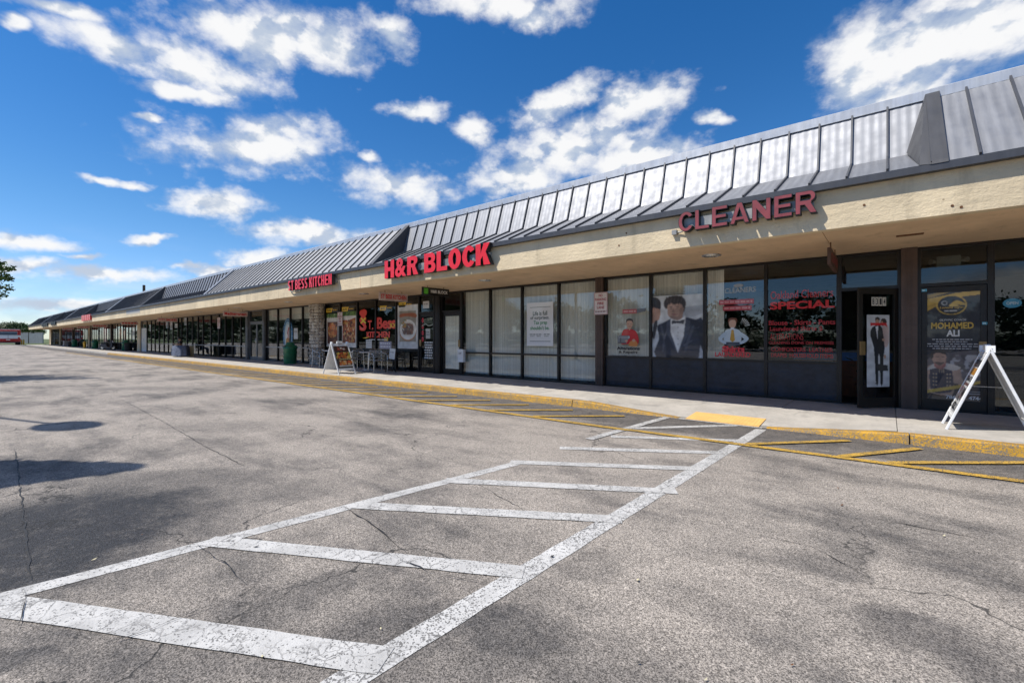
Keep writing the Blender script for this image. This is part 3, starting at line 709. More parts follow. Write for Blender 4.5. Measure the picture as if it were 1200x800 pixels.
b.add(vs, [(j*(NX+1)+i, j*(NX+1)+i+1, (j+1)*(NX+1)+i+1, (j+1)*(NX+1)+i) for j in range(NY) for i in range(NX)], 0, None, True)
b.build('kerb_ramp', 'concrete', SIDE)
def ramp_z(y): return SW*min(1, max(0, (y-KERB-.05)/1.45))
b = MB(); b.add([(KR0+.12, 7.86, .012), (KR1-.1, 7.86, .012), (KR1-.1, 8.42, ramp_z(8.42)+.01), (KR0+.12, 8.42, ramp_z(8.42)+.01)], [(0, 1, 2, 3)])
b.add([(KR0+.12, 7.86, .0), (KR1-.1, 7.86, .0), (KR1-.1, 7.86, .012), (KR0+.12, 7.86, .012)], [(0, 1, 2, 3)])
for i in range(20):
    for j in range(9):
        X = KR0+.16+i*.054; Y = 7.90+j*.056; z = .011+(ramp_z(8.42)-.002)*(Y-7.86)/.56
        b.add([(X+.013*cos(k*pi/3), Y+.013*sin(k*pi/3), z) for k in range(6)]+[(X+.008*cos(k*pi/3), Y+.008*sin(k*pi/3), z+.006) for k in range(6)], [(k, (k+1) % 6, 6+(k+1) % 6, 6+k) for k in range(6)]+[tuple(range(6, 12))])
b.build('tactile_mat', 'tactile_yellow', SIDE)

# ================================================================== THE BUILDING
BLD = thing('shopping_centre', 'long single storey strip mall with beige fascia and grey metal mansard roof', 'building', (0, 0, 0))
FY = 7.88; ZB = 2.93; ZD = 3.58
b = MB(); b.box(X_END, X_RIGHT, FY, FY+.16, ZB, ZD); b.build('fascia', 'fascia_stucco', BLD)
for x in [-12.62, -24.8, -37, -49.2, -61.4, -73.6]:
    b = MB(); b.box(x, x+.03, FY-.004, FY, ZB+.01, ZD-.03); b.build('fascia_joint', 'soffit_board', BLD)
# fixings and rusty stubs left on the fascia
for x, z in [(-3.9,3.12),(-3.75,3.33),(-.25,3.2),(.62,3.03),(.7,3.0),(-19.4,3.1),(-21,3.25),(-24.5,3.05),(-36,3.15),(-40,3.2),(-47,3.15)]:
    bb = MB(); bb.tube([(x, FY-.006, z), (x, FY+.01, z)], .016, 8); bb.build('fixing', 'rust', BLD)
bb = MB(); bb.box(-2.88, -2.80, FY-.06, FY, 3.16, 3.24); bb.tube([(-2.80, FY-.03, 3.2), (-2.74, FY-.03, 3.19), (-2.66, FY-.06, 3.21)], .012); bb.build('junction_box', 'raceway_grey', BLD)
bb = MB(); bb.tube([(-17.35, FY-.05, 3.40), (-17.3, FY-.05, 3.2), (-17.1, FY-.06, 3.1), (-16.4, FY-.06, 3.09)], .02); bb.box(-17.4, -17.28, FY-.07, FY, 3.38, 3.5); bb.build('conduit', 'raceway_grey', BLD)
# soffit boards
x = X_RIGHT; so_m = {}
while x > X_END:
    w_ = 4.88 if x > -70 else x-X_END
    if w_ not in so_m: bb = MB(); bb.box(.004, w_-.004, 0, WALL+.06-FY-.16, 0, .05); so_m[w_] = bb.mesh('soffit_panel', 'soffit_board')
    link('soffit_panel', so_m[w_], BLD, (x-w_, FY+.16, 2.972)); x -= w_
bb = MB(); bb.box(X_END, X_RIGHT, FY+.1, WALL+.1, 3.03, 3.06); bb.build('ceiling_void', 'soffit_board', BLD)
bb = MB(); bb.lathe([(.10, .0), (.17, -.012), (.18, 0)], 24); bb.lathe([(0, -.004), (.10, -.004), (.10, .02)], 24, 0, 0, 1); lm = bb.mesh('soffit_light', ['aluminium', 'lens'])
for X in (-2.62, -8.57, -14.5, -20.4, -26.3, -32.2, -38.1, -44, -50, -56): link('soffit_light', lm, BLD, (X, 9.2, 2.970))
bb = MB(); bb.box(.10, .42, 9.25, 9.37, 2.962, 2.971); bb.build('cover_plate', 'rust', BLD)
# wall over the glazing, roof deck, back
bb = MB(); bb.box(X_END, X_RIGHT, WALL-.05, WALL+.12, 2.985, 3.03); bb.box(X_END, X_RIGHT, WALL+.12, 26, 4.55, 4.7); bb.box(X_END, X_RIGHT, 25.8, 26, 0, 4.54); bb.build('back_wall', 'fascia_stucco', BLD)
for x0, x1 in ((X_END-.15, X_END),):
    bb = MB(); bb.box(x0, x1, WALL-.2, 26, 0, 4.7); bb.prism([(FY-.02, ZB), (FY+.5, ZB), (10.2, 4.95), (9.12, 4.98), (7.80, ZD)], 'x', x0, x1); bb.build('end_wall', 'fascia_stucco', BLD)

# ------------------------------------------------------------------ mansard roof in alternating bays
P0 = (7.80, ZD); PK = (8.85, 4.07); PT = (9.12, 4.93); CAP = 5.06
bb = MB(); bb.box(X_END, X_RIGHT, 7.77, 7.93, ZD-.10, ZD-.012); bb.box(X_END, X_RIGHT, 7.795, 7.93, ZD-.012, ZD+.002); bb.build('drip_edge', 'trim_metal', BLD)
SP = .436
def panel_mesh(prof, wdt, nm):
    """standing seam pan following a profile in y-z, faint pencil ribs across it, raised seam on its left"""
    b = MB(); N = 19; vs = []
    L = [0]
    for a, c in zip(prof, prof[1:]): L.append(L[-1]+math.hypot(c[0]-a[0], c[1]-a[1]))
    rows = []
    for i, (a, c) in enumerate(zip(prof, prof[1:])):
        m = 3
        for k in range(m+1): rows.append((a[0]+(c[0]-a[0])*k/m, a[1]+(c[1]-a[1])*k/m, i))
    fs = []
    for (y, z, i) in rows:
        a, c = prof[i], prof[i+1]; l = math.hypot(c[0]-a[0], c[1]-a[1]); ny, nz = -(c[1]-a[1])/l, (c[0]-a[0])/l
        for k in range(N):
            u = k/(N-1); wv_ = .0016*cos(u*2*pi*4)*(0 if k in (0, N-1) else 1)
            vs.append((u*wdt, y+ny*wv_, z+nz*wv_))
    R = len(rows)
    b.add(vs, [(j*N+i, j*N+i+1, (j+1)*N+i+1, (j+1)*N+i) for j in range(R-1) if rows[j][2] == rows[j+1][2] for i in range(N-1)], 0, None, True)
    h = .036; t = .012
    for a, c in zip(prof, prof[1:]):
        l = math.hypot(c[0]-a[0], c[1]-a[1]); ny, nz = -(c[1]-a[1])/l*h, (c[0]-a[0])/l*h
        q = [(a[0], a[1]), (c[0], c[1]), (c[0]+ny, c[1]+nz), (a[0]+ny, a[1]+nz)]
        b.prism(q, 'x', -t, t, 1)
    return b.mesh(nm, ['roof_metal', 'trim_metal'])
flat_m = {}; bent_m = {}
def bay(x0, x1, kind, pieces):
    """one bay of roof: 'slope' runs straight from drip edge to ridge, 'step' has a low apron then a steep upper face"""
    prof = [P0, PT] if kind == 'slope' else [P0, PK, PT]
    bb = MB(); inner = [(p[0]+.03, p[1]-.02) for p in prof]
    bb.prism(inner + [(9.3, 4.9), (9.3, 3.6)], 'x', x0, x1)
    R = bb.build('roof_bay', 'trim_metal', BLD)
    bb = MB(); bb.prism([(PT[0]-.035, 4.90), (PT[0]-.03, 5.04), (PT[0]+.0, CAP), (9.42, CAP-.02), (9.42, 4.90)], 'x', x0, x1); bb.build('ridge_cap', 'cap_and_glare_metal', R)
    n_ = max(1, round((x1-x0)/SP)); sp = (x1-x0)/n_; key = (kind, round(sp, 4))
    if pieces:
        if key not in flat_m: flat_m[key] = panel_mesh(prof, sp, 'roof_panel')
        for i in range(n_): link('roof_panel', flat_m[key], R, (x0+i*sp, random.uniform(-.003, .003), 0))
    else:
        bb = MB()
        for a, c in zip(prof, prof[1:]): bb.add([(x0, *a), (x1, *a), (x1, *c), (x0, *c)], [(0, 1, 2, 3)])
        for i in range(n_):
            for a, c in zip(prof, prof[1:]):
                l = math.hypot(c[0]-a[0], c[1]-a[1]); ny, nz = -(c[1]-a[1])/l*.036, (c[0]-a[0])/l*.036
                bb.prism([a, c, (c[0]+ny, c[1]+nz), (a[0]+ny, a[1]+nz)], 'x', x0+i*sp-.012, x0+i*sp+.012, 1)
        tag(bb.build('roof_panel', ['roof_metal', 'trim_metal'], R), kind='stuff')
    return R
def cheek(x0, x1, mat):
    q = [(7.762, ZD-.018), (7.775, ZD+.028), (9.085, 4.985), (9.2, 4.985), (9.2, 3.6)]
    bb = MB(); bb.prism(q, 'x', x0, x1); bb.build('roof_cheek', mat, BLD)
def hip(e):
    """folded flashing that turns the straight slope into the stepped bay on its left"""
    T = (e-.005, 9.09, 4.98); K = (e-.22, 8.82, 4.09); A = (e-.12, 7.79, 3.585); F = (e-.005, 7.760, 3.565); B_ = (e-.005, 9.085, 4.0)
    bb = MB(); bb.add([T, K, A, F, B_], [(0, 1, 2), (0, 2, 3), (0, 4, 1), (4, 3, 2), (4, 2, 1), (0, 3, 4)]); bb.build('hip_flashing', 'hip_metal', BLD)
EDGES = [9.0, .43, -11.76, -26.58, -39.0, -51.2, -63.4, -75.6, -87.8, -100, -112.2, X_END]
for i in range(len(EDGES)-1):
    kind = 'slope' if i % 2 == 0 else 'step'
    bay(EDGES[i+1], EDGES[i], kind, EDGES[i] > -38)
    e = EDGES[i+1]
    if i < len(EDGES)-2: cheek(e-.004 if kind == 'slope' else e-.2, e+.15 if kind == 'slope' else e+.004, 'cap_and_glare_metal' if kind == 'slope' and i > 1 else 'hip_metal')  # far left-hand cheeks in pale metal: sun glare put into the colour
    if i < len(EDGES)-2 and kind == 'slope': hip(e)
bb = MB(); bb.tube([(0, 0, 0), (0, 0, 1.7)], .11, 10)
o = bb.build('vent_pipe', 'pole_dark'); o.location = (-54.3, 11, 4.69); tag(o, 'dark vent pipe standing up from the flat roof behind the ridge', 'pipe')

# ------------------------------------------------------------------ the shop interiors
bb = MB()
bb.box(X_END, X_RIGHT, WALL+.12, 17.5, .0, .11, 1); bb.box(X_END, X_RIGHT, 17.4, 17.5, .11, 2.99, 0); bb.box(X_END, X_RIGHT, WALL+.13, 17.4, 2.99, 3.025, 2)
for x in (.29, -5.83, -12.25, -20.9, -34.5, -47, -59, -71, -83, -95, -107): bb.box(x-.05, x+.05, WALL+.13, 17.4, .11, 2.99, 0)
bb.box(X_RIGHT-.1, X_RIGHT, WALL+.13, 17.4, .11, 2.99, 0)
bb.build('interior_shell', ['wall_dark', 'carpet', 'wall_light'], BLD)

# ------------------------------------------------------------------ glazing
F0, F1 = WALL-.05, WALL+.05; HEAD = 2.968; RAIL = .87
def frame_boxes(b, x0, x1, z0, z1, w_=.032, y0=F0, y1=F1, mi=0):
    b.box(x0+.0006, x0+w_, y0, y1, z0, z1, mi); b.box(x1-w_, x1-.0006, y0, y1, z0, z1, mi)
    b.box(x0+w_, x1-w_, y0+.003, y1-.003, z1-.05, z1-.001, mi); b.box(x0+w_, x1-w_, y0+.003, y1-.003, z0, z0+.05, mi)
blind_m = {}
def window(x0, x1, lower='glass', frame='bronze_frame', blinds=None, rail_mat=None, part=1.0, top_blind=0, step=0):
    b = MB(); frame_boxes(b, x0, x1, SW+.001, HEAD); b.box(x0+.032, x1-.032, F0+.003, F1-.003, RAIL, RAIL+.05, 1 if rail_mat else 0)
    fr = b.build('window', [frame, rail_mat or frame], BLD)
    p = MB(); p.box(x0+.03, x1-.03, WALL-.004, WALL+.004, RAIL+.048, HEAD-.048); p.build('pane', 'clear_glass' if blinds else 'window_glass', fr)
    p = MB()
    if lower == 'glass': p.box(x0+.03, x1-.03, WALL-.004, WALL+.004, SW+.049, RAIL+.002); p.build('pane', 'clear_glass' if blinds else 'window_glass', fr)
    else: p.box(x0+.03, x1-.03, WALL-.012, WALL+.012, SW+.049, RAIL+.002); p.build('lower_panel', 'navy_panel', fr)
    if blinds:
        q = MB(); xa, xb = x0+.02, x0+(x1-x0)*part-.01; n_ = int((xb-xa)/.082); z0 = (SW+.08 if lower == 'glass' else RAIL+.06) if not top_blind else HEAD-top_blind; rr = random.Random(int(x0*50))
        for i in range(n_):
            xc = xa+(i+.5)*(xb-xa)/n_; a = rr.gauss(.36, .10); hw = .047; dz = rr.uniform(-.004, .004)
            cs = [(xc+hw*k*cos(a), WALL+.16+hw*k*sin(a)+.006*(1-k*k)) for k in (-1, -.4, .4, 1)]
            q.add([(u, v, z0+dz) for u, v in cs]+[(u, v, HEAD-.05) for u, v in cs], [(k, k+1, 5+k, 4+k) for k in range(3)], 0, None, True)
        q.build('blinds', 'blind_fabric', fr)
    return fr
def door_leaf(b_parent, w_, h_, mat, hinge_left=True, y=0.0, pane_mat='window_glass', handle='bar'):
    """door leaf with stiles and rails, a pane and a pull, local: x 0..w, z 0..h"""
    d = MB(); s = .075
    d.box(0, s, y-.022, y+.022, 0, h_); d.box(w_-s, w_, y-.022, y+.022, 0, h_); d.box(s, w_-s, y-.021, y+.021, 0, .17); d.box(s, w_-s, y-.021, y+.021, h_-.10, h_-.001)
    o = d.build('door', mat, b_parent)
    p = MB(); p.box(s-.005, w_-s+.005, y-.004, y+.004, .165, h_-.095); p.build('pane', pane_mat, o)
    q = MB(); hx = w_-.05 if hinge_left else .05
    if handle == 'bar': q.tube([(hx, y-.022, .92), (hx, y-.07, .94), (hx, y-.07, 1.2), (hx, y-.022, 1.22)], .011, 8); q.build('handle', 'aluminium', o)
    else: q.box(hx-.045, hx+.045, y-.05, y-.0221, .93, 1.17); q.build('handle', 'brass', o)
    return o
def doorway(x0, x1, frame='bronze_frame', tz=2.27):
    b = MB(); y0, y1 = F0-.004, F1+.004
    b.box(x0+.0006, x0+.05, y0, y1, SW+.001, HEAD); b.box(x1-.05, x1-.0006, y0, y1, SW+.001, HEAD)
    b.box(x0+.05, x1-.05, y0+.003, y1-.003, HEAD-.05, HEAD-.001); b.box(x0+.05, x1-.05, y0+.003, y1-.003, tz, tz+.06); b.box(x0+.05, x1-.05, y0+.003, y1-.003, SW+.001, SW+.02)
    fr = b.build('door_frame', frame, BLD)
    p = MB(); p.box(x0+.048, x1-.048, WALL-.004, WALL+.004, tz+.058, HEAD-.048); p.build('pane', 'window_glass', fr)
    return fr
def pier(x0, x1, mat='brown_pier', y0=WALL-.13):
    b = MB(); b.box(x0+.0006, x1-.0006, y0, WALL+.12, SW+.001, HEAD+.002); b.box(x0+.07, x0+.085, y0-.012, y0, SW+.002, HEAD); b.box(x1-.085, x1-.07, y0-.012, y0, SW+.002, HEAD); return b.build('pier', mat, BLD)

# right hand shop
fr = doorway(.40, 1.31); o = door_leaf(BLD, .80, 2.11, 'bronze_frame', True, 0, 'window_glass', 'box'); o.location = (.455, WALL, SW+.022)
for a, c in ((1.31, 2.68), (2.68, 4.05), (4.05, 5.4), (5.4, 6.8), (6.8, 8.2)): window(a, c)
pier(.18, .40)
# cleaner
fr = doorway(-.73, .18); o = door_leaf(BLD, .80, 2.11, 'bronze_frame', False, 0, 'window_glass', 'box')
DOORA = radians(48); HX, HY = .13, WALL-.06
DOOR_OPEN = o
# leaf is built from its left (latch) edge, so place it by the latch edge
LX, LY = HX-.80*cos(DOORA), HY-.80*sin(DOORA)
o.location = (LX, LY, SW+.022); o.rotation_euler = (0, 0, DOORA)
window(-1.97, -.73, 'navy'); window(-3.20, -1.97, 'navy', blinds=True, part=.30); window(-4.47, -3.20, 'navy', blinds=True); window(-5.72, -4.47, 'navy', blinds=True)
pier(-5.94, -5.72)
# tax office
for a, c in ((-7.16, -5.94), (-8.48, -7.16), (-9.77, -8.48), (-11.06, -9.77)): window(a, c, blinds=True)
fr = doorway(-12.06, -11.06); o = door_leaf(BLD, .89, 2.11, 'bronze_frame', True, 0, 'clear_glass', 'box'); o.location = (-12.005, WALL, SW+.022)
q = MB(); q.box(-11.93, -11.19, WALL+.03, WALL+.04, SW+.19, 2.14); q.build('door_blind', 'blind_fabric', BLD)
pier(-12.40, -12.06, 'bronze_frame')
# kitchen
fr = doorway(-13.31, -12.40); o = door_leaf(BLD, .80, 2.11, 'bronze_frame', False, 0, 'window_glass', 'box'); o.location = (-13.255, WALL, SW+.022)
for a, c in ((-14.69, -13.31), (-16.05, -14.69), (-17.41, -16.05), (-18.77, -17.41), (-20.10, -18.77)): window(a, c)
# seafood
for a, c in ((-22.30, -21.02), (-23.62, -22.30), (-25.05, -23.62), (-26.50, -25.05)): window(a, c, rail_mat='rail_grey', blinds=True, top_blind=.62)
pier(-26.74, -26.50, 'grey_frame')
fr = doorway(-28.80, -26.74, 'grey_frame')
for k, (xx, hl) in enumerate(((-28.745, True), (-27.765, False))):
    o = door_leaf(BLD, .97, 2.11, 'grey_frame', hl); o.location = (xx, WALL, SW+.022)
pier(-29.1, -28.80, 'grey_frame')
xs = [-29.1, -30.09, -31.4, -32.6, -33.75, -35.27, -36.83, -37.88, -39.1, -40.36, -41.72, -42.58, -43.93, -45.22, -46.45, -47.86, -49.2, -50.45, -51.91]
for a, c in zip(xs, xs[1:]): window(c, a, rail_mat='rail_grey' if c > -46 else None)
fr = doorway(-53.9, -51.91, 'grey_frame')
for xx, hl in ((-53.845, True), (-52.9, False)):
    o = door_leaf(BLD, .935, 2.11, 'white_plastic', hl, 0, 'blind_fabric'); o.location = (xx, WALL, SW+.022)
pier(-55.0, -53.9, 'fascia_stucco')
x = -55.0; k = 0
while x > X_END+2:
    window(x-1.36, x); x -= 1.36; k += 1
    if k % 9 == 4:
        fr = doorway(x-1.0, x); o = door_leaf(BLD, .89, 2.11, 'grey_frame', True); o.location = (x-.945, WALL, SW+.022); x -= 1.0
    if k % 9 == 8: pier(x-.5, x, 'fascia_stucco' if k % 2 else 'brown_pier'); x -= .5
pier(X_END, x, 'fascia_stucco')
# stone clad pier
b = MB(); b.box(-21.0, -20.12, WALL-.30, WALL+.1, SW+.001, 2.968); SP_ = b.build('stone_pier', 'mortar', BLD)
sm = []
r = random.Random(4)
for k in range(9):
    bb = MB(); vs = []; n_ = 8
    for i in range(n_):
        a = 2*pi*i/n_; q = r.uniform(.75, 1.05); vs.append((cos(a)*q, sin(a)*q))
    bb.add([(u*.5, 0, v*.5) for u, v in vs]+[(u*.5, -.03, v*.5) for u, v in vs]+[(u*.36, -.055, v*.36) for u, v in vs], [(i, (i+1) % n_, n_+(i+1) % n_, n_+i) for i in range(n_)]+[(n_+i, n_+(i+1) % n_, 2*n_+(i+1) % n_, 2*n_+i) for i in range(n_)]+[tuple(range(2*n_, 3*n_))])
    sm.append(bb.mesh('stone', ('stone_a', 'stone_b', 'stone_c')[k % 3]))
z = SW+.02
while z < 2.94:
    h = min(r.uniform(.10, .19), 2.96-z)
    for face in ('f', 's'):
        u0 = -20.99 if face == 'f' else WALL-.30; u1 = -20.13 if face == 'f' else WALL-.06; u = u0
        while u < u1-.03:
            w_ = min(r.uniform(.12, .26), u1-u); o = link('stone', r.choice(sm), SP_)
            o.scale = (w_*r.uniform(1.0, 1.25), r.uniform(.7, 1.7), h*r.uniform(1.0, 1.3)); tw = r.uniform(-.3, .3)
            if face == 'f': o.location = (u+w_/2, WALL-.30, z+h/2); o.rotation_euler = (0, tw, 0)
            else: o.location = (-20.12, u+w_/2, z+h/2); o.rotation_euler = (0, tw, pi/2)
            u += w_
    z += h

# ================================================================== SIGNS ON THE FASCIA
RED = (.62, .012, .02); BLK = (.012, .012, .013); WHT = (.78, .78, .76); YEL = (.80, .52, .03)
S1 = block_sign('wall_sign', 'CLEANER', 'faded maroon raised letters reading CLEANER on the beige fascia', -2.72, -.78, 3.17, 3.48, FY-.05, .12, 'letter_faded_red', 'letter_side', .76, .165, .17, trim=.024)
bb = MB(); bb.box(.02, 1.9, -.04, .05, .06, .22); bb.build('raceway', 'raceway_grey', S1)
S2 = block_sign('wall_sign', 'H&R BLOCK', 'large bright red raised letters reading H&R BLOCK above the tax office', -11.06, -6.99, 3.07, 3.57, FY-.06, .14, 'letter_red', 'letter_side', .70, .25, .07)
bb = MB(); bb.box(.1, 3.95, -.05, .06, .12, .30); bb.build('raceway', 'raceway_grey', S2)
S3 = block_sign('wall_sign', 'ST BESS KITCHEN', 'red raised letters reading ST BESS KITCHEN beside the stone pier', -17.0, -13.9, 3.12, 3.47, FY-.10, .14, 'letter_red', 'letter_side', .54, .20, .10)
bb = MB(); bb.box(.02, 3.05, .002, .098, .08, .22); bb.build('raceway', 'raceway_grey', S3)
def box_sign(X0, X1, Z0, Z1, mat, label, name='wall_sign', glyph=None):
    t = thing(name, label, 'sign', (X0, FY, Z0)); bb = MB(); bb.box(0, X1-X0, -.16, 0, 0, Z1-Z0); bb.build('sign_box', mat, t)
    if glyph:
        p = Print(X1-X0, Z1-Z0); p.text(glyph[0], .08, .92, .22, .78, glyph[1], .03); o = p.build('lettering', 'print_matt', t); o.location = (0, -.1605, 0)
    return t
p0 = wall_x(97.5, FY); p1 = wall_x(108, FY)
t = thing('wall_sign', 'small red block letter sign on the far fascia left of a bare grey patch', 'sign', (p0, FY, 3.1))
for k in range(5):
    w_ = (p1-p0)/5; bb = MB(); bb.box(k*w_+.1, (k+1)*w_-.12, -.14, 0, 0, .55); bb.box(k*w_+.1, (k+1)*w_*.98-.3, -.145, -.139, .18, .30); bb.build('letter', ['letter_red', 'letter_side'], t)
for (a, c, lb) in ((50, 57, 'dark letter sign at the far left end of the fascia'), (61, 66.5, 'dark letter sign second from the far left end of the fascia')):
    a = wall_x(a, FY); c = wall_x(c, FY); t = thing('wall_sign', lb, 'sign', (a, FY, 3.1))
    for k in range(3): w_ = (c-a)/3; bb = MB(); bb.box(k*w_+.15, (k+1)*w_-.15, -.14, 0, 0, .5); bb.build('letter', 'letter_side', t)
a = wall_x(148, FY); c = wall_x(164, FY)
pr = Print(c-a, .36); pr.rect(0, 1, 0, 1, (.42, .39, .33)); pr.blur_text(.03, .97, .25, .75, (.34, .34, .34), 9); o = pr.build('sign_ghost', 'print_matt'); place_print(o, a, FY-.001, 3.13); o.parent = BLD

# ------------------------------------------------------------------ blade signs hung under the soffit, square to the shops
def blade(X, Y0, Y1, z0, z1, mat, label, art, emblem=None):
    t = thing('hanging_sign', label, 'hanging sign', (X, (Y0+Y1)/2, 2.97)); L = Y1-Y0
    bb = MB(); bb.box(-.025, .025, -L/2, L/2, z0-2.97, z1-2.97, 0, None, .006); bb.build('board', mat, t)
    for y in (-L*.3, L*.3): bb = MB(); bb.tube([(0, y, 0), (0, y, z1-2.97)], .009, 6); bb.build('hanger', 'rust', t)
    p = Print(L, z1-z0); art(p)
    for s in (1, -1):
        me = p.b.mesh('lettering', 'print_matt') if s == 1 else o.data
        o = link('lettering', me, t, (s*.0255, -s*L/2, z0-2.97), (0, 0, s*pi/2))
    if emblem:
        for s in (1, -1): bb = MB(); ya = emblem[0]*L-L/2; yb = emblem[1]*L-L/2; bb.box(s*.026-.002, s*.026+.002, s*ya if s > 0 else -yb, s*yb if s > 0 else -ya, z0-2.97+.14*(z1-z0), z0-2.97+.86*(z1-z0)); bb.build('emblem', 'green_square', t)
    return t
PINK = (.62, .50, .46)
blade(-12.92, 8.76, 9.9, 2.63, 2.90, 'sign_pink', 'pale pink hanging sign lettered ST BESS KITCHEN in red', lambda p: p.text('ST BESS KITCHEN', .05, .95, .24, .78, RED, .035))
blade(-10.8, 8.82, 9.9, 2.69, 2.925, 'sign_black', 'black hanging sign with a green square and white letters', lambda p: p.text('H&R BLOCK', .30, .94, .30, .72, WHT, .03), (.05, .20))
blade(-.735, 8.95, 10.3, 2.58, 2.85, 'sign_brown', 'brown hanging sign seen edge on in front of the cleaner', lambda p: p.text('CLEANER', .06, .94, .24, .76, (.3, .05, .05), .03))
def far_blade(px, label, txt, L=1.2, n=0):
    X = wall_x(px, 9.5); blade(X, 9.5-L/2, 9.5+L/2, 2.56, 2.83, 'sign_pink', label, (lambda p: p.text(txt, .05, .95, .2, .8, RED, .03)) if txt else (lambda p: p.blur_text(.06, .94, .25, .75, (.5, .08, .06), 6, n)))
far_blade(276, 'pale pink hanging sign with slanting red script left of the double doors', 'Mediterranean')
far_blade(196.5, 'pale hanging sign with red letters above the seated person', 'CITY SMOKES')
far_blade(152, 'pale hanging sign beside the white double doors', None, 1.2, 5)
far_blade(117, 'pale hanging sign right of the far red wall sign', None, 1.2, 6)
far_blade(98, 'pale hanging sign under the far red wall sign', None, 1.2, 7)
far_blade(80, 'pale hanging sign at the left end of the arcade', None, 1.2, 8)

# ------------------------------------------------------------------ fire lane signs
def fire_sign(xc, Y, z0, label, w_=.32, h_=.47):
    p = Print(w_, h_, (.70, .66, .66), .003); c = (.40, .05, .07)
    for r_ in ((.02, .98, .015, .03), (.02, .98, .97, .985), (.02, .045, .03, .97), (.955, .98, .03, .97)): p.rect(*r_, c)
    p.text('NO', .36, .64, .80, .92, c, .02); p.text('PARKING', .10, .90, .62, .74, c, .02); p.text('FIRE', .27, .73, .44, .56, c, .02); p.text('LANE', .24, .76, .26, .38, c, .02); p.blur_text(.1, .9, .10, .17, (.35, .25, .27), 4, 3)
    o = p.build('fire_lane_sign', 'print_matt'); place_print(o, xc-w_/2, Y, z0); return tag(o, label, 'sign', None)
fire_sign(-5.76, WALL-.155, 1.99, 'NO PARKING FIRE LANE sign on the brown pier beside the cleaner', .40, .58)
fire_sign(-18.73, F0-.012, 1.93, 'NO PARKING FIRE LANE sign between the food posters', .42, .60)
X = wall_x(256.5, F0); fire_sign(X, F0-.012, 2.0, 'NO PARKING FIRE LANE sign on the dark glazing left of the double doors', .5, .72)

# ================================================================== POSTERS AND WINDOW LETTERING
GL = WALL-.0048
def on_glass(p, name, x0, z0, label, cat='poster', mat='print_glossy', y=None):
    o = p.build(name, mat); place_print(o, x0, (y if y is not None else GL), z0); return tag(o, label, cat)
def flip(col): return tuple(c for c in col)
# tax office poster
p = Print(.95, 1.27, (.74, .75, .76), .004)
p.rect(.12, .90, .885, .895, (.08, .10, .09)); p.rect(.12, .90, .10, .112, (.08, .10, .09)); G = (.03, .26, .10); K = (.05, .09, .07)
p.text('Life is full', .24, .78, .70, .80, K, .018); p.text('of surprises.', .14, .86, .59, .69, K, .018); p.text('Tax prep', .27, .78, .47, .58, G, .018); p.text("shouldn't be.", .14, .86, .37, .46, G, .018)
for u in (.12, .37, .66): p.blur_text(u, u+.22, .255, .275, (.15, .17, .16), 2, int(u*50)); p.blur_text(u+.02, u+.18, .215, .23, (.15, .17, .16), 2, int(u*60))
o = on_glass(p, 'poster', -8.30, 1.15, 'white poster reading Life is full of surprises on the tax office window', y=GL-.006)
# cleaner: alterations
p = Print(.62, .90)
SKIN = (.55, .33, .23); HAIRB = (.06, .045, .04)
p.poly([(.16,.30),(.22,.60),(.36,.70),(.62,.70),(.84,.62),(.95,.40),(.86,.26),(.5,.28)], (.55, .015, .02), 4)
p.ell(.55, .84, .135, .135, SKIN); p.poly([(.40,.87),(.42,.97),(.55,1.0),(.68,.97),(.70,.87),(.64,.93),(.46,.93)], HAIRB, 3); p.rect(.47, .53, .835, .845, HAIRB); p.rect(.58, .64, .835, .845, HAIRB)
p.poly([(.49,.72),(.55,.66),(.62,.72),(.6,.76),(.5,.76)], SKIN); p.poly([(.47,.79),(.55,.765),(.64,.79),(.55,.78)], (.3, .05, .04))
p.poly([(.02,.30),(.02,.44),(.09,.52),(.54,.52),(.58,.47),(.50,.42),(.42,.34),(.42,.30)], (.20, .21, .23)); p.rect(.05, .40, .30, .33, (.10, .10, .11)); p.rect(.10, .46, .455, .475, (.42, .43, .45)); p.rect(.13, .19, .33, .46, (.10, .10, .11)); p.ell(.52, .47, .045, .035, (.45, .46, .48))
p.poly([(.52,.24),(.60,.36),(.80,.38),(.90,.30),(.86,.22)], (.58, .22, .05), 3); p.ell(.74, .385, .07, .04, SKIN); p.ell(.42, .37, .06, .035, SKIN)
p.text('Alterations', .0, 1.0, .115, .215, BLK, .04); p.text('& Repairs', .08, .90, .0, .095, BLK, .04)
on_glass(p, 'window_decal', -5.37, .975, 'decal of a tailor in red at a sewing machine above Alterations & Repairs', 'window decal')
p = Print(.62, .14); p.rect(.0, .62, .05, .85, (.42, .10, .11)); p.poly([(.62,.05),(1,.4),(1,.95),(.62,.85)], (.13, .15, .18)); p.blur_text(.05, .58, .3, .6, (.6, .35, .34), 3, 2)
on_glass(p, 'window_decal', -5.22, 1.99, 'small red and grey strip decal above the tailor decal', 'window decal')
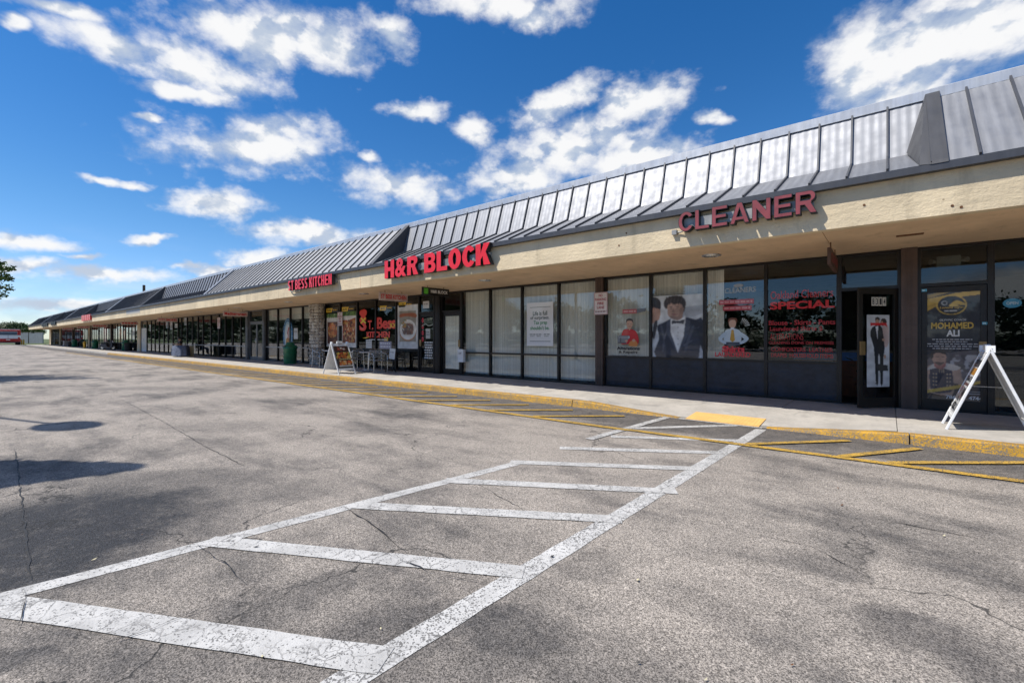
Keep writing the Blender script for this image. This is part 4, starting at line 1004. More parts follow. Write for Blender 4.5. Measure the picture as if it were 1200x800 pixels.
# cleaner: tuxedo poster
p = Print(1.19, 1.47, (.50, .55, .60), .002)
p.poly([(0,.62),(.35,.60),(1,.72),(1,1),(0,1)], (.55, .60, .65)); p.poly([(.62,.62),(1,.70),(1,.82),(.6,.78)], (.36, .40, .46), 3); p.poly([(0,.6),(.35,.6),(.3,.8),(0,.86)], (.62, .66, .70), 3)
NV = (.022, .028, .050); NV2 = (.055, .065, .10)
p.poly([(0.0,1.0),(.02,.99),(.12,.96),(.18,.88),(.16,.76),(.10,.72),(0,.72)], (.03, .03, .04), 3); p.poly([(0,.56),(.05,.58),(.14,.62),(.17,.76),(.08,.8),(0,.8)], (.44, .27, .21), 3); p.poly([(0,.34),(.03,.56),(.10,.60),(.10,.5),(.04,.3)], (.03, .03, .04), 3)
p.poly([(.08,.0),(.14,.30),(.10,.50),(.22,.56),(.40,.625),(.52,.60),(.70,.635),(.86,.60),(1,.585),(1,0)], NV, 3)
p.poly([(.92,0),(.95,.2),(1,.12),(1,0)], (.42, .46, .52)); p.poly([(.70,.58),(.98,.55),(1,.1),(.92,.3),(.85,.5)], (.012, .016, .032), 2)
p.poly([(.38,.40),(.37,.60),(.42,.635),(.66,.635),(.67,.60),(.63,.34),(.52,.07)], (.64, .67, .70)); p.poly([(.40,.61),(.38,.66),(.46,.62),(.52,.59),(.60,.62),(.67,.68),(.66,.60)], (.72, .74, .77))
p.poly([(.38,.60),(.30,.58),(.28,.40),(.36,.30),(.52,.05),(.42,.30),(.37,.42)], NV2); p.poly([(.67,.61),(.76,.58),(.74,.40),(.66,.26),(.53,.05),(.62,.30),(.66,.44)], NV2)
p.poly([(.39,.575),(.40,.535),(.52,.55),(.63,.535),(.66,.60),(.62,.605),(.53,.575),(.42,.60)], (.045, .05, .065)); p.ell(.52, .567, .028, .022, (.02, .02, .03))
for v in (.48, .40, .30, .21): p.ell(.525, v, .010, .008, (.06, .06, .08))
p.poly([(.31,.75),(.33,.67),(.41,.615),(.52,.595),(.60,.63),(.625,.72),(.64,.86),(.46,.93),(.32,.88)], (.40, .27, .22), 4); p.poly([(.47,.62),(.52,.595),(.60,.63),(.625,.72),(.63,.80),(.56,.78),(.54,.68)], (.27, .18, .15), 4); p.poly([(.36,.66),(.41,.615),(.50,.60),(.56,.64),(.50,.655),(.42,.67)], (.24, .17, .15), 4); p.poly([(.35,.84),(.44,.85),(.50,.80),(.44,.77),(.36,.79)], (.45, .31, .255), 4)
p.poly([(.27,.79),(.235,.85),(.25,.92),(.31,.965),(.42,.99),(.54,.985),(.635,.95),(.675,.88),(.665,.79),(.64,.72),(.622,.76),(.60,.84),(.53,.865),(.45,.85),(.37,.88),(.32,.84),(.30,.79)], (.040, .036, .042), 4); [p.poly([(.29+.055*k,.90),(.30+.055*k+.012*(-1)**k,.815+.012*(k%3)),(.335+.055*k,.90)], (.045, .04, .045)) for k in range(6)]; [p.poly([(.27+.06*k,.93),(.29+.06*k,.985+.012*(k%2)),(.33+.06*k,.94)], (.04, .036, .042)) for k in range(6)]; [p.poly([(.29+.07*k,.89),(.315+.07*k,.955),(.33+.07*k,.955),(.315+.07*k,.89)], (.075, .07, .08)) for k in range(5)]
p.poly([(.335,.812),(.38,.822),(.425,.812),(.38,.806)], (.10, .075, .07), 2); p.poly([(.46,.815),(.51,.825),(.55,.81),(.51,.807)], (.10, .075, .07), 2); p.ell(.385, .787, .026, .007, (.10, .075, .07), 10); p.ell(.505, .785, .026, .007, (.10, .075, .07), 10); p.poly([(.43,.80),(.405,.735),(.42,.722),(.455,.725),(.45,.745)], (.30, .20, .165), 3); p.poly([(.385,.695),(.43,.702),(.48,.698),(.53,.69),(.46,.678),(.42,.68)], (.25, .12, .115), 3); p.ell(.62, .765, .02, .035, (.30, .2, .16), 10)
p.rect(.30, .88, 0, .03, (.006, .008, .016)); p.poly([(.80,.46),(.94,.485),(.94,.475),(.80,.45)], NV2)
p.poly([(.16,.5),(.22,.3),(.2,.1),(.24,.1),(.26,.3),(.2,.52)], NV2, 2); p.poly([(.80,.5),(.70,.3),(.64,.1),(.68,.1),(.75,.28),(.84,.48)], NV2, 2); p.poly([(.3,.45),(.22,.3),(.26,.28)], (.09, .10, .14)); p.poly([(.62,.2),(.80,.28),(.79,.26),(.62,.17)], (.085, .095, .13)); p.soft(96, 2, .04, 3)
on_glass(p, 'poster', -4.43, .925, 'window poster of a person in a dark tuxedo and bow tie')
# cleaner: shirts
p = Print(.72, .92)
p.poly([(.30,.34),(.26,.56),(.38,.66),(.62,.66),(.74,.56),(.70,.34)], (.50, .60, .68), 3); p.poly([(.30,.60),(.10,.46),(.14,.36),(.30,.30),(.32,.36),(.20,.42),(.34,.52)], (.46, .57, .66), 3); p.poly([(.70,.60),(.94,.46),(.88,.36),(.72,.30),(.70,.36),(.82,.42),(.66,.52)], (.46, .57, .66), 3)
p.ell(.50, .79, .10, .115, (.58, .38, .28)); p.poly([(.38,.80),(.39,.90),(.50,.93),(.62,.90),(.62,.80),(.58,.87),(.44,.87)], (.16, .05, .02), 3); p.poly([(.46,.70),(.54,.70),(.58,.64),(.50,.60),(.42,.64)], (.66, .70, .74)); p.poly([(.47,.64),(.53,.64),(.57,.40),(.50,.35),(.43,.40)], (.52, .30, .04)); p.rect(.32, .70, .27, .35, (.05, .06, .09))
for k in range(6): a = .25+k*.22; p.poly([(.72+.10*cos(a), .70+.10*sin(a)), (.74+.24*cos(a-.06), .70+.22*sin(a-.06)), (.74+.24*cos(a+.06), .70+.22*sin(a+.06))], (.55, .58, .55))
p.text('Shirts', .20, .84, .11, .26, (.66, .012, .03), .05); p.text('LAUNDERED', .0, 1.0, .0, .11, (.66, .012, .03), .03)
on_glass(p, 'window_decal', -2.98, .97, 'decal of a shirtsleeved figure above red words Shirts LAUNDERED', 'window decal')
p = Print(.70, .24); p.rect(0, 1, .56, 1, (.42, .05, .07)); p.rect(.12, .94, .0, .42, (.42, .05, .07)); p.blur_text(.04, .96, .7, .86, (.62, .25, .26), 6, 3); p.blur_text(.16, .9, .14, .3, (.62, .25, .26), 5, 5)
on_glass(p, 'window_decal', -2.90, 1.98, 'two faded red strips of lettering above the Shirts decal', 'window decal')
p = Print(.62, .22); p.text('CLEANERS', 0, 1, .1, .62, (.35, .36, .35), .02); p.ell(.45, .8, .16, .18, (.30, .31, .31))
on_glass(p, 'window_decal', -2.78, 2.34, 'faint grey lettering high on the Shirts window', 'window decal')
# cleaner: SPECIAL
p = Print(1.14, 1.44); R1 = (.60, .008, .012); R2 = (.42, .012, .018)
p.part('line').text('Oakland Cleaners', .03, .97, .85, .965, R2, .008); p.part('line').text('SPECIAL', .02, .99, .70, .81, R1, .036)
p.part('line').text('Blouse - Skirts - Pants', .0, 1.0, .475, .545, R2, .018); p.part('line').text('Laundered Shirts $', .02, .82, .385, .455, R2, .018); p.part('line').text('ALTERATIONS', .02, .54, .265, .355, R2, -.005); p.part('line').text('CLEANING DONE ON PREMISES', .0, .98, .205, .245, R2, .018); p.part('line').text('COMFORTERS  LEATHER', .04, .97, .10, .16, R2, .018); p.part('line').text('DRAPES  HOUSEHOLD ITEMS', .04, .97, .02, .075, R2, .018)
on_glass(p, 'window_lettering', -1.92, .96, 'red window lettering headed Oakland Cleaners SPECIAL on dark glass', 'window lettering')
# open door: number and poster
DT = DOOR_OPEN
def on_leaf(p, name, u, z, label, cat):
    o = p.build(name); c_, s_ = cos(DOORA), sin(DOORA)
    place_print(o, LX+u*c_+.006*s_, LY+u*s_-.006*c_, SW+.022+z, DOORA); return tag(o, label, cat)
p = Print(.30, .155)
for k, ch in enumerate('8314'): p.rect(k*.25+.01, k*.25+.24, 0, 1, (.62, .60, .52)); p.text(ch, k*.25+.06, k*.25+.19, .14, .86, BLK, .02)
on_leaf(p, 'door_number', .26, 1.80, 'pale tiles with the number 8314 at the top of the open door', 'number')
p = Print(.46, 1.28, (.60, .63, .65), .0008); Kx = (.012, .013, .018)
p.poly([(.40,.05),(.36,.30),(.30,.55),(.16,.70),(.18,.80),(.36,.85),(.60,.85),(.72,.78),(.80,.58),(.74,.42),(.70,.05),(.60,.05),(.57,.42),(.50,.42),(.50,.05)], Kx, 2)
p.ell(.46, .915, .10, .042, (.42, .26, .19)); p.poly([(.36,.92),(.38,.96),(.50,.97),(.57,.95),(.55,.92),(.46,.94)], (.03, .025, .02), 2); p.ell(.74, .90, .14, .055, (.03, .022, .02)); p.ell(.66, .885, .06, .035, (.45, .28, .2)); p.poly([(.70,.84),(.94,.85),(.97,.62),(.80,.55),(.74,.7)], (.55, .42, .38), 3)
p.poly([(.38,.84),(.50,.845),(.47,.66)], (.66, .67, .68)); p.rect(.16, .78, .855, .89, (.60, .015, .02)); p.poly([(.28,.86),(.16,.84),(.18,.90)], (.60, .015, .02)); p.poly([(.78,.86),(.9,.83),(.86,.9)], (.60, .015, .02)); p.ell(.74, .655, .07, .016, SKIN); p.ell(.80, .42, .05, .03, SKIN)
p.poly([(.40,.28),(.48,.32),(.92,.30),(.94,.22),(.5,.22)], (.03, .03, .035)); p.rect(.36, .50, .04, .055, BLK); p.rect(.60, .72, .04, .055, BLK); p.soft(52, 1, .04, 5)
on_leaf(p, 'poster', .17, .36, 'tall white poster of a couple in a tuxedo and gown on the open door', 'poster')
# gym door poster
p = Print(.77, 1.85, (.014, .014, .022), .001); GO = (.55, .36, .06)
p.poly([(0,.86),(0,.93),(.55,.985),(1,1),(1,.965),(.6,.945),(.25,.90)], GO); p.poly([(0,.80),(0,.86),(.35,.92),(.5,.94),(.2,.86)], (.42, .27, .05)); p.poly([(.0,.93),(.0,.97),(.3,1),(.5,1)], (.36, .24, .06))
p.ell(.47, .875, .245, .092, GO, 26); p.ell(.47, .875, .222, .083, (.014, .013, .02), 26); p.poly([(.44,.875),(.54,.915),(.66,.895),(.70,.87),(.56,.875),(.62,.86),(.46,.86)], GO, 3); p.ell(.36, .895, .05, .02, (.4, .4, .42)); p.ell(.36, .895, .035, .014, (.014, .013, .02)); p.blur_text(.36, .58, .815, .824, (.5, .5, .5), 2, 1)
p.poly([(.0,.16),(.0,.30),(.10,.38),(.30,.43),(.48,.44),(.98,.44),(1,.18)], (.10, .085, .09), 3); p.blobs(.45, .98, .16, .42, [(.22, .20, .21), (.06, .055, .06), (.34, .33, .34), (.13, .12, .13)], 46, .07, 8)
p.poly([(.02,.08),(.0,.24),(.06,.30),(.22,.33),(.42,.33),(.60,.30),(.64,.2),(.74,.12),(.70,.10),(.52,.16),(.48,.04),(.10,.06)], (.40, .26, .19), 3); p.poly([(.14,.08),(.12,.28),(.22,.31),(.42,.31),(.48,.27),(.50,.10),(.34,.06)], (.026, .024, .045), 3); p.poly([(.06,.27),(.2,.335),(.44,.335),(.62,.30),(.5,.27),(.34,.29),(.18,.285)], (.50, .45, .40), 3)
for k in range(28):
    u = .18+(k % 7)*.045; v = .13+(k//7)*.035
    if abs(u-.315) > .05: p.ell(u, v+.02*(abs(u-.315)), .014, .0075, (.42, .31, .20), 7)
p.text('III', .27, .36, .25, .285, (.40, .30, .2), .03); p.poly([(.20,.34),(.20,.30),(.30,.28),(.38,.31),(.36,.36)], (.32, .12, .10), 3); p.poly([(.16,.40),(.18,.345),(.28,.315),(.37,.345),(.38,.42),(.28,.455)], (.42, .25, .18), 4); p.poly([(.13,.38),(.14,.43),(.22,.465),(.34,.46),(.39,.425),(.36,.42),(.26,.435),(.18,.42),(.17,.38)], (.02, .016, .014), 3); p.poly([(.19,.345),(.28,.315),(.36,.345),(.30,.345),(.24,.35)], (.10, .06, .045), 3); p.rect(.22, .27, .395, .40, BLK); p.rect(.31, .36, .395, .40, BLK); p.poly([(.28,.395),(.27,.37),(.31,.37)], (.34, .2, .14))
p.poly([(0,.045),(0,.075),(.5,.13),(1,.20),(1,.175),(.5,.10)], GO); p.soft(84, 1, .05, 7)
p.text('OLYMPIC COACH', .28, .70, .728, .746, (.5, .5, .5), .02); p.text('MOHAMED', .14, .82, .655, .715, GO, .036); p.text('ALI', .39, .60, .585, .645, (.66, .66, .66), .036)
for k, (u0, u1) in enumerate(((.16, .80), (.22, .72), (.05, .90), (.02, .92), (.16, .78))): p.blur_text(u0, u1, .553-k*.021, .562-k*.021, (.40, .40, .42), 9, k+4)
p.text('Legend Gym', .28, .66, .838, .862, GO, .02, .2); p.text('786', .38, .54, .012, .045, (.62, .62, .62), .03); p.text('4744', .74, .95, .012, .045, (.62, .62, .62), .03); p.rect(.74, .94, .065, .069, (.5, .5, .5)); p.rect(.70, .94, .085, .088, (.5, .5, .5))
on_glass(p, 'poster', .472, .325, 'black and gold poster lettered MOHAMED ALI with an athlete in a chest guard', y=WALL-.006)
for (x, z, lb) in ((.455, 2.19, 'small blue sticker at the top left of the gym door'), (1.20, 1.60, 'small blue sticker by the lock of the gym door')):
    p = Print(.07, .045, (.05, .36, .55), .001); p.rect(.1, .6, .3, .7, (.5, .65, .7)); on_glass(p, 'sticker', x, z, lb, 'sticker', y=WALL-.026)
p = Print(.22, .16); p.ell(.5, .5, .48, .48, (.03, .22, .36)); p.text('OPEN', .2, .8, .35, .65, (.4, .5, .55), .02); on_glass(p, 'sticker', 1.43, 1.86, 'round blue sticker on the dark window right of the gym door', 'sticker')

# kitchen windows
FOOD = [(.45, .10, .02), (.30, .05, .015), (.58, .26, .05), (.20, .05, .02), (.62, .38, .12), (.10, .03, .015)]
def badge(x, z, w_, lb):
    p = Print(w_, .19, (.03, .03, .03), .001); p.poly([(0,0),(.46,0),(.56,1),(0,1)], YEL); p.blur_text(.07, .44, .55, .72, (.1, .08, .02), 2, 1); p.blur_text(.07, .4, .25, .42, (.1, .08, .02), 2, 2); p.blur_text(.60, .95, .4, .6, YEL, 2, 3); on_glass(p, 'sticker', x, z, lb, 'sticker')
badge(-20.02, 2.55, 1.0, 'yellow and black sticker over the bread poster'); badge(-18.66, 2.55, 1.0, 'yellow and black sticker over the chicken poster'); badge(-15.8, 2.48, .85, 'yellow and black sticker above the word Bess'); badge(-14.55, 2.56, .85, 'yellow and black sticker above the plated food poster')
def food_poster(x, z, w_, h_, seed, lb, kind):
    p = Print(w_, h_, (.72, .70, .66), .002)
    if kind == 0: p.rect(.0, 1, .88, 1, (.10, .20, .05)); p.blobs(.0, 1, .88, 1, [(.16, .30, .06), (.05, .12, .03), (.30, .40, .20)], 26, .06, seed); p.rect(.06, .94, .10, .76, (.10, .03, .02)); p.ell(.5, .50, .40, .24, (.42, .09, .02)); p.blobs(.12, .88, .28, .72, FOOD, 80, .07, seed+1, True); p.ell(.5, .60, .24, .09, (.58, .17, .03)); p.ell(.5, .42, .18, .07, (.55, .2, .05)); p.blobs(.2, .8, .12, .28, [(.10, .04, .02), (.2, .08, .03)], 14, .08, seed)
    if kind == 1: p.rect(.0, 1, .88, 1, (.10, .20, .05)); p.blobs(.0, 1, .88, 1, [(.16, .30, .06), (.05, .12, .03)], 26, .06, seed); p.poly([(.03,.12),(.05,.70),(.95,.82),(.95,.12)], (.36, .09, .02)); p.blobs(.06, .94, .14, .76, FOOD, 90, .085, seed); p.blobs(.1, .9, .2, .7, [(.62, .30, .14), (.66, .42, .25)], 16, .05, seed+3)
    if kind == 2:
        p.rect(.06, .96, .03, .90, (.66, .67, .66)); p.rect(.1, .92, .16, .86, (.30, .27, .22)); p.ell(.52, .40, .42, .23, (.45, .18, .05)); p.ell(.52, .43, .41, .23, (.74, .73, .70)); p.ell(.52, .45, .33, .18, (.64, .60, .54)); p.poly([(.12,.72),(.18,.80),(.86,.80),(.92,.70),(.5,.74)], (.40, .10, .03), 3); p.blobs(.24, .80, .32, .58, [(.07, .03, .03), (.16, .06, .04), (.10, .05, .07), (.24, .10, .06)], 70, .07, seed, True); p.blobs(.2, .45, .48, .66, [(.10, .2, .05), (.5, .25, .06)], 12, .05, seed+2)
    p.soft(84, 1, .06, seed)
    on_glass(p, 'poster', x, z, lb)
food_poster(-19.98, .98, 1.02, 1.50, 3, 'food poster of glazed bread left of the fire lane sign', 0); food_poster(-18.66, .98, 1.14, 1.56, 9, 'food poster of grilled chicken right of the fire lane sign', 1); food_poster(-14.62, .98, 1.22, 1.66, 21, 'poster of a plate of dark meat beside the kitchen door', 2)
LR = (.80, .05, .03)
p = Print(2.62, 1.28); p.part('chef_hat')
p.poly([(.10,.98),(.03,.95),(.01,.86),(.05,.78),(.19,.78),(.22,.86),(.21,.95),(.15,.99)], LR, 4); p.rect(.055, .185, .70, .79, LR)
p.part('letter').text('S', .02, .215, .28, .76, LR, .036); p.text('S', .012, .207, .28, .76, LR, .036); p.part('ribbon').poly([(.04,.70),(.08,.72),(.125,.65),(.17,.72),(.21,.70),(.15,.62),(.21,.54),(.18,.52),(.125,.58),(.07,.52),(.04,.54),(.095,.62)], (.80, .68, .05))
p.part('letter').text('T', .25, .36, .33, .62, LR, .036); p.ell(.385, .35, .018, .03, LR); p.part('word').text('Bess', .50, .985, .33, .70, LR, .036); p.text('Bess', .507, .992, .33, .70, LR, .036); p.text('X', .83, .905, .37, .50, (.80, .68, .05), .03); p.text('X', .91, .985, .37, .50, (.80, .68, .05), .03)
p.part('word').text('KITCHEN', .22, .83, .06, .255, LR, .036); p.text('KITCHEN', .225, .835, .06, .255, LR, .036); p.part('small_print'); p.blur_text(.30, .48, -.02, .012, WHT, 3, 1); p.blur_text(.52, .76, -.02, .012, WHT, 3, 2)
on_glass(p, 'window_lettering', -17.30, 1.32, 'large red lettering St. Bess KITCHEN with a chef hat across two windows', 'window lettering')
p = Print(.42, .36, (.60, .62, .62), .001); p.blur_text(.1, .9, .75, .85, (.3, .3, .32), 3, 1); p.blur_text(.1, .9, .5, .58, (.3, .3, .32), 3, 2); p.blur_text(.1, .9, .25, .33, (.3, .3, .32), 3, 3); on_glass(p, 'notice', -16.78, .96, 'white paper notice under the word KITCHEN', 'notice')
p = Print(.80, .30, (.32, .30, .40), .001); p.blur_text(.08, .92, .6, .8, (.7, .7, .75), 4, 4); p.blur_text(.08, .92, .22, .4, (.7, .7, .75), 4, 6); on_glass(p, 'notice', -15.82, .95, 'lilac grey printed notice on the dark window under Bess', 'notice')
p = Print(.55, .10); p.poly([(0,.2),(.5,.0),(1,.6),(.95,1),(.4,.5)], YEL); on_glass(p, 'sticker', -17.05, 1.36, 'yellow arrow sticker beneath the word KITCHEN', 'sticker')
p = Print(.26, .14, YEL, .001); p.blur_text(.1, .9, .4, .65, (.1, .08, .02), 2, 3); on_glass(p, 'sticker', -15.5, 1.27, 'small yellow sticker above the lilac notice', 'sticker')
# kitchen door
def on_door(p, name, x, z, lb, cat): return on_glass(p, name, x, z, lb, cat, y=WALL-.007)
p = Print(.12, .92)
for k in range(4): p.ell(.5, .88-k*.25, .48, .10, (.62, .02, .05)); p.ell(.5, .88-k*.25, .2, .045, (.25, .02, .03))
on_door(p, 'open_sign', -13.17, 1.22, 'vertical row of red letters down the kitchen door', 'sign')
p = Print(.62, .34); p.blobs(.02, .98, .35, .98, [(.10, .13, .08), (.05, .07, .045), (.20, .23, .17)], 14, .16, 6); p.poly([(0,.2),(.3,.4),(.6,.2),(1,.35),(1,.22),(.6,.05),(.3,.25),(0,.05)], (.26, .30, .26), 3); on_door(p, 'sticker', -13.13, 1.78, 'green leafy decal at the top of the kitchen door', 'sticker')
p = Print(.24, .36, (.45, .47, .47), .0005); p.blur_text(.15, .85, .6, .7, (.15, .15, .15), 2, 1); p.blur_text(.15, .85, .35, .45, (.15, .15, .15), 2, 2); on_door(p, 'notice', -12.94, 1.36, 'grey paper notice in the middle of the kitchen door', 'notice')
p = Print(.52, .64)
for k in range(7): p.blur_text(.08+.02*(k % 3), .94-.05*(k % 2), .9-k*.145, .985-k*.145, (.66, .67, .66), 4, k+30)
on_door(p, 'window_lettering', -13.05, .62, 'small white opening hours lettering on the kitchen door', 'window lettering')
p = Print(.34, .26, (.62, .63, .64), .001); p.blur_text(.15, .85, .5, .7, (.3, .3, .3), 2, 1); on_glass(p, 'notice', -13.1, 2.46, 'white notice in the fanlight over the kitchen door', 'notice')
# white box on the tax office door post
t = thing('drop_box', 'white drop box on the post right of the tax office door', 'box', (-11.0, F0, .58)); bb = MB(); bb.box(-.12, .16, -.12, -.001, 0, .42, 0, None, .012); bb.build('body', 'white_plastic', t); bb = MB(); bb.box(-.12, .16, -.135, -.121, .40, .43); bb.build('lid', 'white_plastic', t)
p = Print(.18, .12, (.7, .7, .7), .001); p.blur_text(.1, .9, .6, .8, (.2, .2, .2), 2, 1); p.blur_text(.1, .7, .3, .45, (.2, .2, .2), 2, 4); o = p.build('notice', 'print_matt', t); o.location = (-.07, -.1215, .22)
# seafood oval
ox0, oz1 = wall_p(331.6, 373, GL); ox1, oz0 = wall_p(343.2, 414.5, GL); p = Print(ox1-ox0, oz1-oz0); p.ell(.5, .5, .5, .5, (.02, .14, .30), 32); p.ell(.5, .5, .36, .405, (.30, .48, .60), 32); p.ell(.5, .5, .28, .33, (.60, .64, .62), 28); p.poly([(.32,.26),(.36,.42),(.5,.45),(.66,.42),(.70,.26)], (.55, .26, .04), 3); p.poly([(.46,.42),(.44,.56),(.56,.74),(.64,.72),(.58,.6),(.58,.44)], (.45, .07, .04), 3); p.ell(.40, .50, .10, .07, (.75, .73, .68)); p.ell(.64, .38, .09, .04, (.24, .10, .05)); p.rect(.36, .64, .30, .33, (.25, .1, .03))
for k in range(22): a = 2*pi*k/22; p.ell(.5+.43*cos(a), .5+.452*sin(a), .022, .016, (.6, .68, .72), 6)
on_glass(p, 'window_decal', ox0, oz0, 'oval blue decal with a lobster on the window behind the green bin', 'window decal')
p = Print(.42, .55, (.55, .56, .56), .001); p.blur_text(.1, .9, .6, .75, (.3, .3, .3), 2, 1); on_glass(p, 'notice', -23.25, 1.33, 'white paper notice right of the oval lobster decal', 'notice')
# posters down the row
for (px0, px1, py0, py1, col, lb) in ((121, 125.5, 383, 401, (.52, .22, .26), 'tall pink panel in the far shop windows'), (139.5, 142.5, 385, 401, (.55, .20, .06), 'left orange panel in the far shop windows'), (144.5, 147.5, 385, 401, (.50, .16, .05), 'right orange panel in the far shop windows'), (155, 158, 383, 398, (.45, .46, .46), 'pale banner left of the white double doors'),
        (194.5, 198, 377, 384.5, (.38, .46, .56), 'pale blue notice in the window above the seated person'), (199.5, 202.8, 377, 386, (.50, .52, .54), 'white notice with a dark picture left of the seated person'), (204.8, 208.2, 379, 384, (.58, .60, .60), 'white notice over the head of the seated person'), (175, 177, 381, 388, (.45, .46, .47), 'narrow white notice right of the white doors'), (216, 219, 371, 381, (.38, .42, .47), 'upper pale notice right of the seated person')):
    a, z1 = wall_p(px0, py0, GL); c, z0 = wall_p(px1, py1, GL); p = Print(c-a, z1-z0, col, .001); p.rect(.12, .88, .2, .5, tuple(k*.6 for k in col)); p.blur_text(.15, .85, .65, .8, tuple(min(.8, k*1.6) for k in col), 2, 2); on_glass(p, 'poster', a, z0, lb)

# ================================================================== THINGS ON THE PAVEMENT
def a_frame(loc, label, spread, hgt, width, art, rz=0):
    """folding sign board: two panels, each with side rails, meeting at a hinged head; opens along local x, board width along y"""
    t = thing('a_frame_sign', label, 'sandwich board', loc, rz); ang = math.atan2(spread, hgt-.03); L = math.hypot(spread, hgt-.03)
    for s in (-1, 1):
        b = MB(); r_ = .045
        for y in (0, width-.04): b.box(-.016, .016, y, y+.04, 0, L, 0, None, .006)
        b.box(-.012, .012, .05, width-.05, .16, .20); b.box(-.012, .012, .05, width-.05, L-.10, L-.04)
        b.box(-.006, .006, .048, width-.048, .19, L-.09)
        for y in (0, width-.05): b.tube([(0, y+.025, L-.05), (s*.0, y+.025, L+.02)], .02, 8)
        o = b.build('panel', 'white_plastic', t); o.location = (s*spread, -width/2, 0); o.rotation_euler = (0, -s*ang, 0)
        p = Print(width-.11, L-.36); art(p, s); m = p.b.mesh('print_sheet', 'print_glossy')
        q = link('print_sheet', m, o, (s*.0075, .055 if s > 0 else width-.055, .24), (0, 0, s*pi/2))
    for y in (-width/2+.01, width/2-.07):
        b = MB(); b.prism([(y, hgt-.07), (y+.07, hgt-.07), (y+.06, hgt+.02), (y+.01, hgt+.02)], 'x', -.045, .045); b.build('hinge', 'white_plastic', t)
    b = MB(); b.box(-.03, .03, -.10, .10, hgt-.045, hgt+.035, 0, None, .01); b.build('hinge_head', 'white_plastic', t)
    b = MB(); b.tube([(-spread*.5, width/2-.03, hgt*.5), (spread*.5, width/2-.03, hgt*.5)], .006, 6); b.build('strut', 'aluminium', t)
    return t
def art_menu(p, s):
    p.rect(0, 1, 0, 1, (.05, .045, .04)); p.rect(.04, .94, .76, .98, (.05, .02, .02)); p.blobs(.2, .8, .80, .94, [(.42, .10, .06), (.6, .5, .4), (.3, .05, .03)], 18, .09, 3)
    p.blobs(.03, .97, .40, .70, [(.50, .36, .06), (.16, .28, .06), (.52, .14, .03), (.62, .46, .12), (.30, .05, .02)], 70, .10, 5); p.blobs(.06, .94, .10, .30, [(.52, .10, .03), (.58, .24, .05), (.25, .05, .02), (.6, .4, .2)], 46, .10, 7); p.rect(.03, .97, .32, .38, (.06, .05, .05)); p.blur_text(.1, .9, .335, .36, (.6, .5, .2), 5, 2); p.rect(0, 1, .02, .07, (.45, .46, .46))
def art_gym(p, s):
    p.rect(0, 1, 0, 1, (.70, .71, .72)); p.rect(.0, 1, .82, .95, (.05, .05, .06)); p.rect(.1, .9, .68, .80, (.62, .28, .03)); p.text('KARATE', .06, .94, .56, .65, BLK, .04); p.blur_text(.08, .92, .48, .53, (.2, .1, .1), 4, 2)
    p.blobs(.1, .9, .22, .46, [(.12, .10, .11), (.30, .20, .22), (.2, .2, .22)], 26, .12, 4); p.text('CLASSES', .06, .94, .05, .18, BLK, .05)
a_frame((-14.85, 8.45, SW), 'white sandwich board with a colourful food menu by the cafe tables', .53, 1.10, .66, art_menu)
a_frame((1.04, 8.9, SW), 'white sandwich board seen edge on in front of the gym door', .42, 1.13, .61, art_gym)

def bin_(loc, label):
    t = thing('rubbish_bin', label, 'rubbish bin', loc)
    b = MB(); b.lathe([(.27, 0), (.285, .02), (.30, .72), (.325, .735), (.325, .76), (.30, .77)], 28); b.disc((0, 0, .0), .27, 28, 0, None, True); b.build('body', 'bin_green', t)
    b = MB(); b.lathe([(.335, .765), (.335, .80), (.30, .85), (.20, .94), (.19, .98), (.16, 1.035), (.10, 1.06), (0, 1.065)], 28); b.lathe([(0, .765), (.335, .765)], 28); b.build('lid', 'bin_green', t)
    b = MB(); b.box(-.11, .11, -.315, -.24, .80, .885, 0, None, .01); b.build('flap', 'letter_side', t)
    b = MB()
    for z in (.2, .48): b.lathe([(.292+z*.02, z-.012), (.301+z*.02, z), (.292+z*.02, z+.012)], 28)
    b.build('rib', 'bin_green', t)
    return t
G_ = 'green bins along the arcade'
B0 = bin_((-22.34, 10.15, SW), 'green domed bin in front of the oval lobster decal')
B0['group'] = G_
copy_thing(B0, (-57.9, 10.3, SW), .4, 'green domed bin left of the white double doors'); copy_thing(B0, (-72.6, 10.1, SW), .9, 'green domed bin beside the yellow hydrant'); copy_thing(B0, (-89.8, 10.3, SW), 1.3, 'green domed bin farthest down the arcade')
b = MB(); b.lathe([(.30, 0), (.33, .75), (.34, .78), (0, .80)], 16); o = b.build('rubbish_bin', 'rubber'); o.location = (-57.0, 10.35, SW); tag(o, 'black bin standing right against the green bin near the white doors', 'rubbish bin')
b = MB(); b.lathe([(.28, 0), (.30, .60), (.31, .64), (0, .66)], 16); o = b.build('rubbish_bin', 'rubber'); o.location = (-92.5, 10.2, SW); tag(o, 'low black tub left of the farthest green bin', 'rubbish bin')
t = thing('fire_hydrant', 'yellow hydrant standing left of the third green bin', 'hydrant', (-76, 9.6, SW)); b = MB(); b.lathe([(.17, 0), (.17, .05), (.12, .07), (.12, .6), (.16, .62), (.15, .72), (.08, .82), (.04, .88), (0, .88)], 16); b.build('body', 'hydrant_yellow', t)
for s in (-1, 1): b = MB(); b.tube([(s*.1, 0, .5), (s*.22, 0, .5)], .06, 10); b.build('nozzle', 'hydrant_yellow', t)

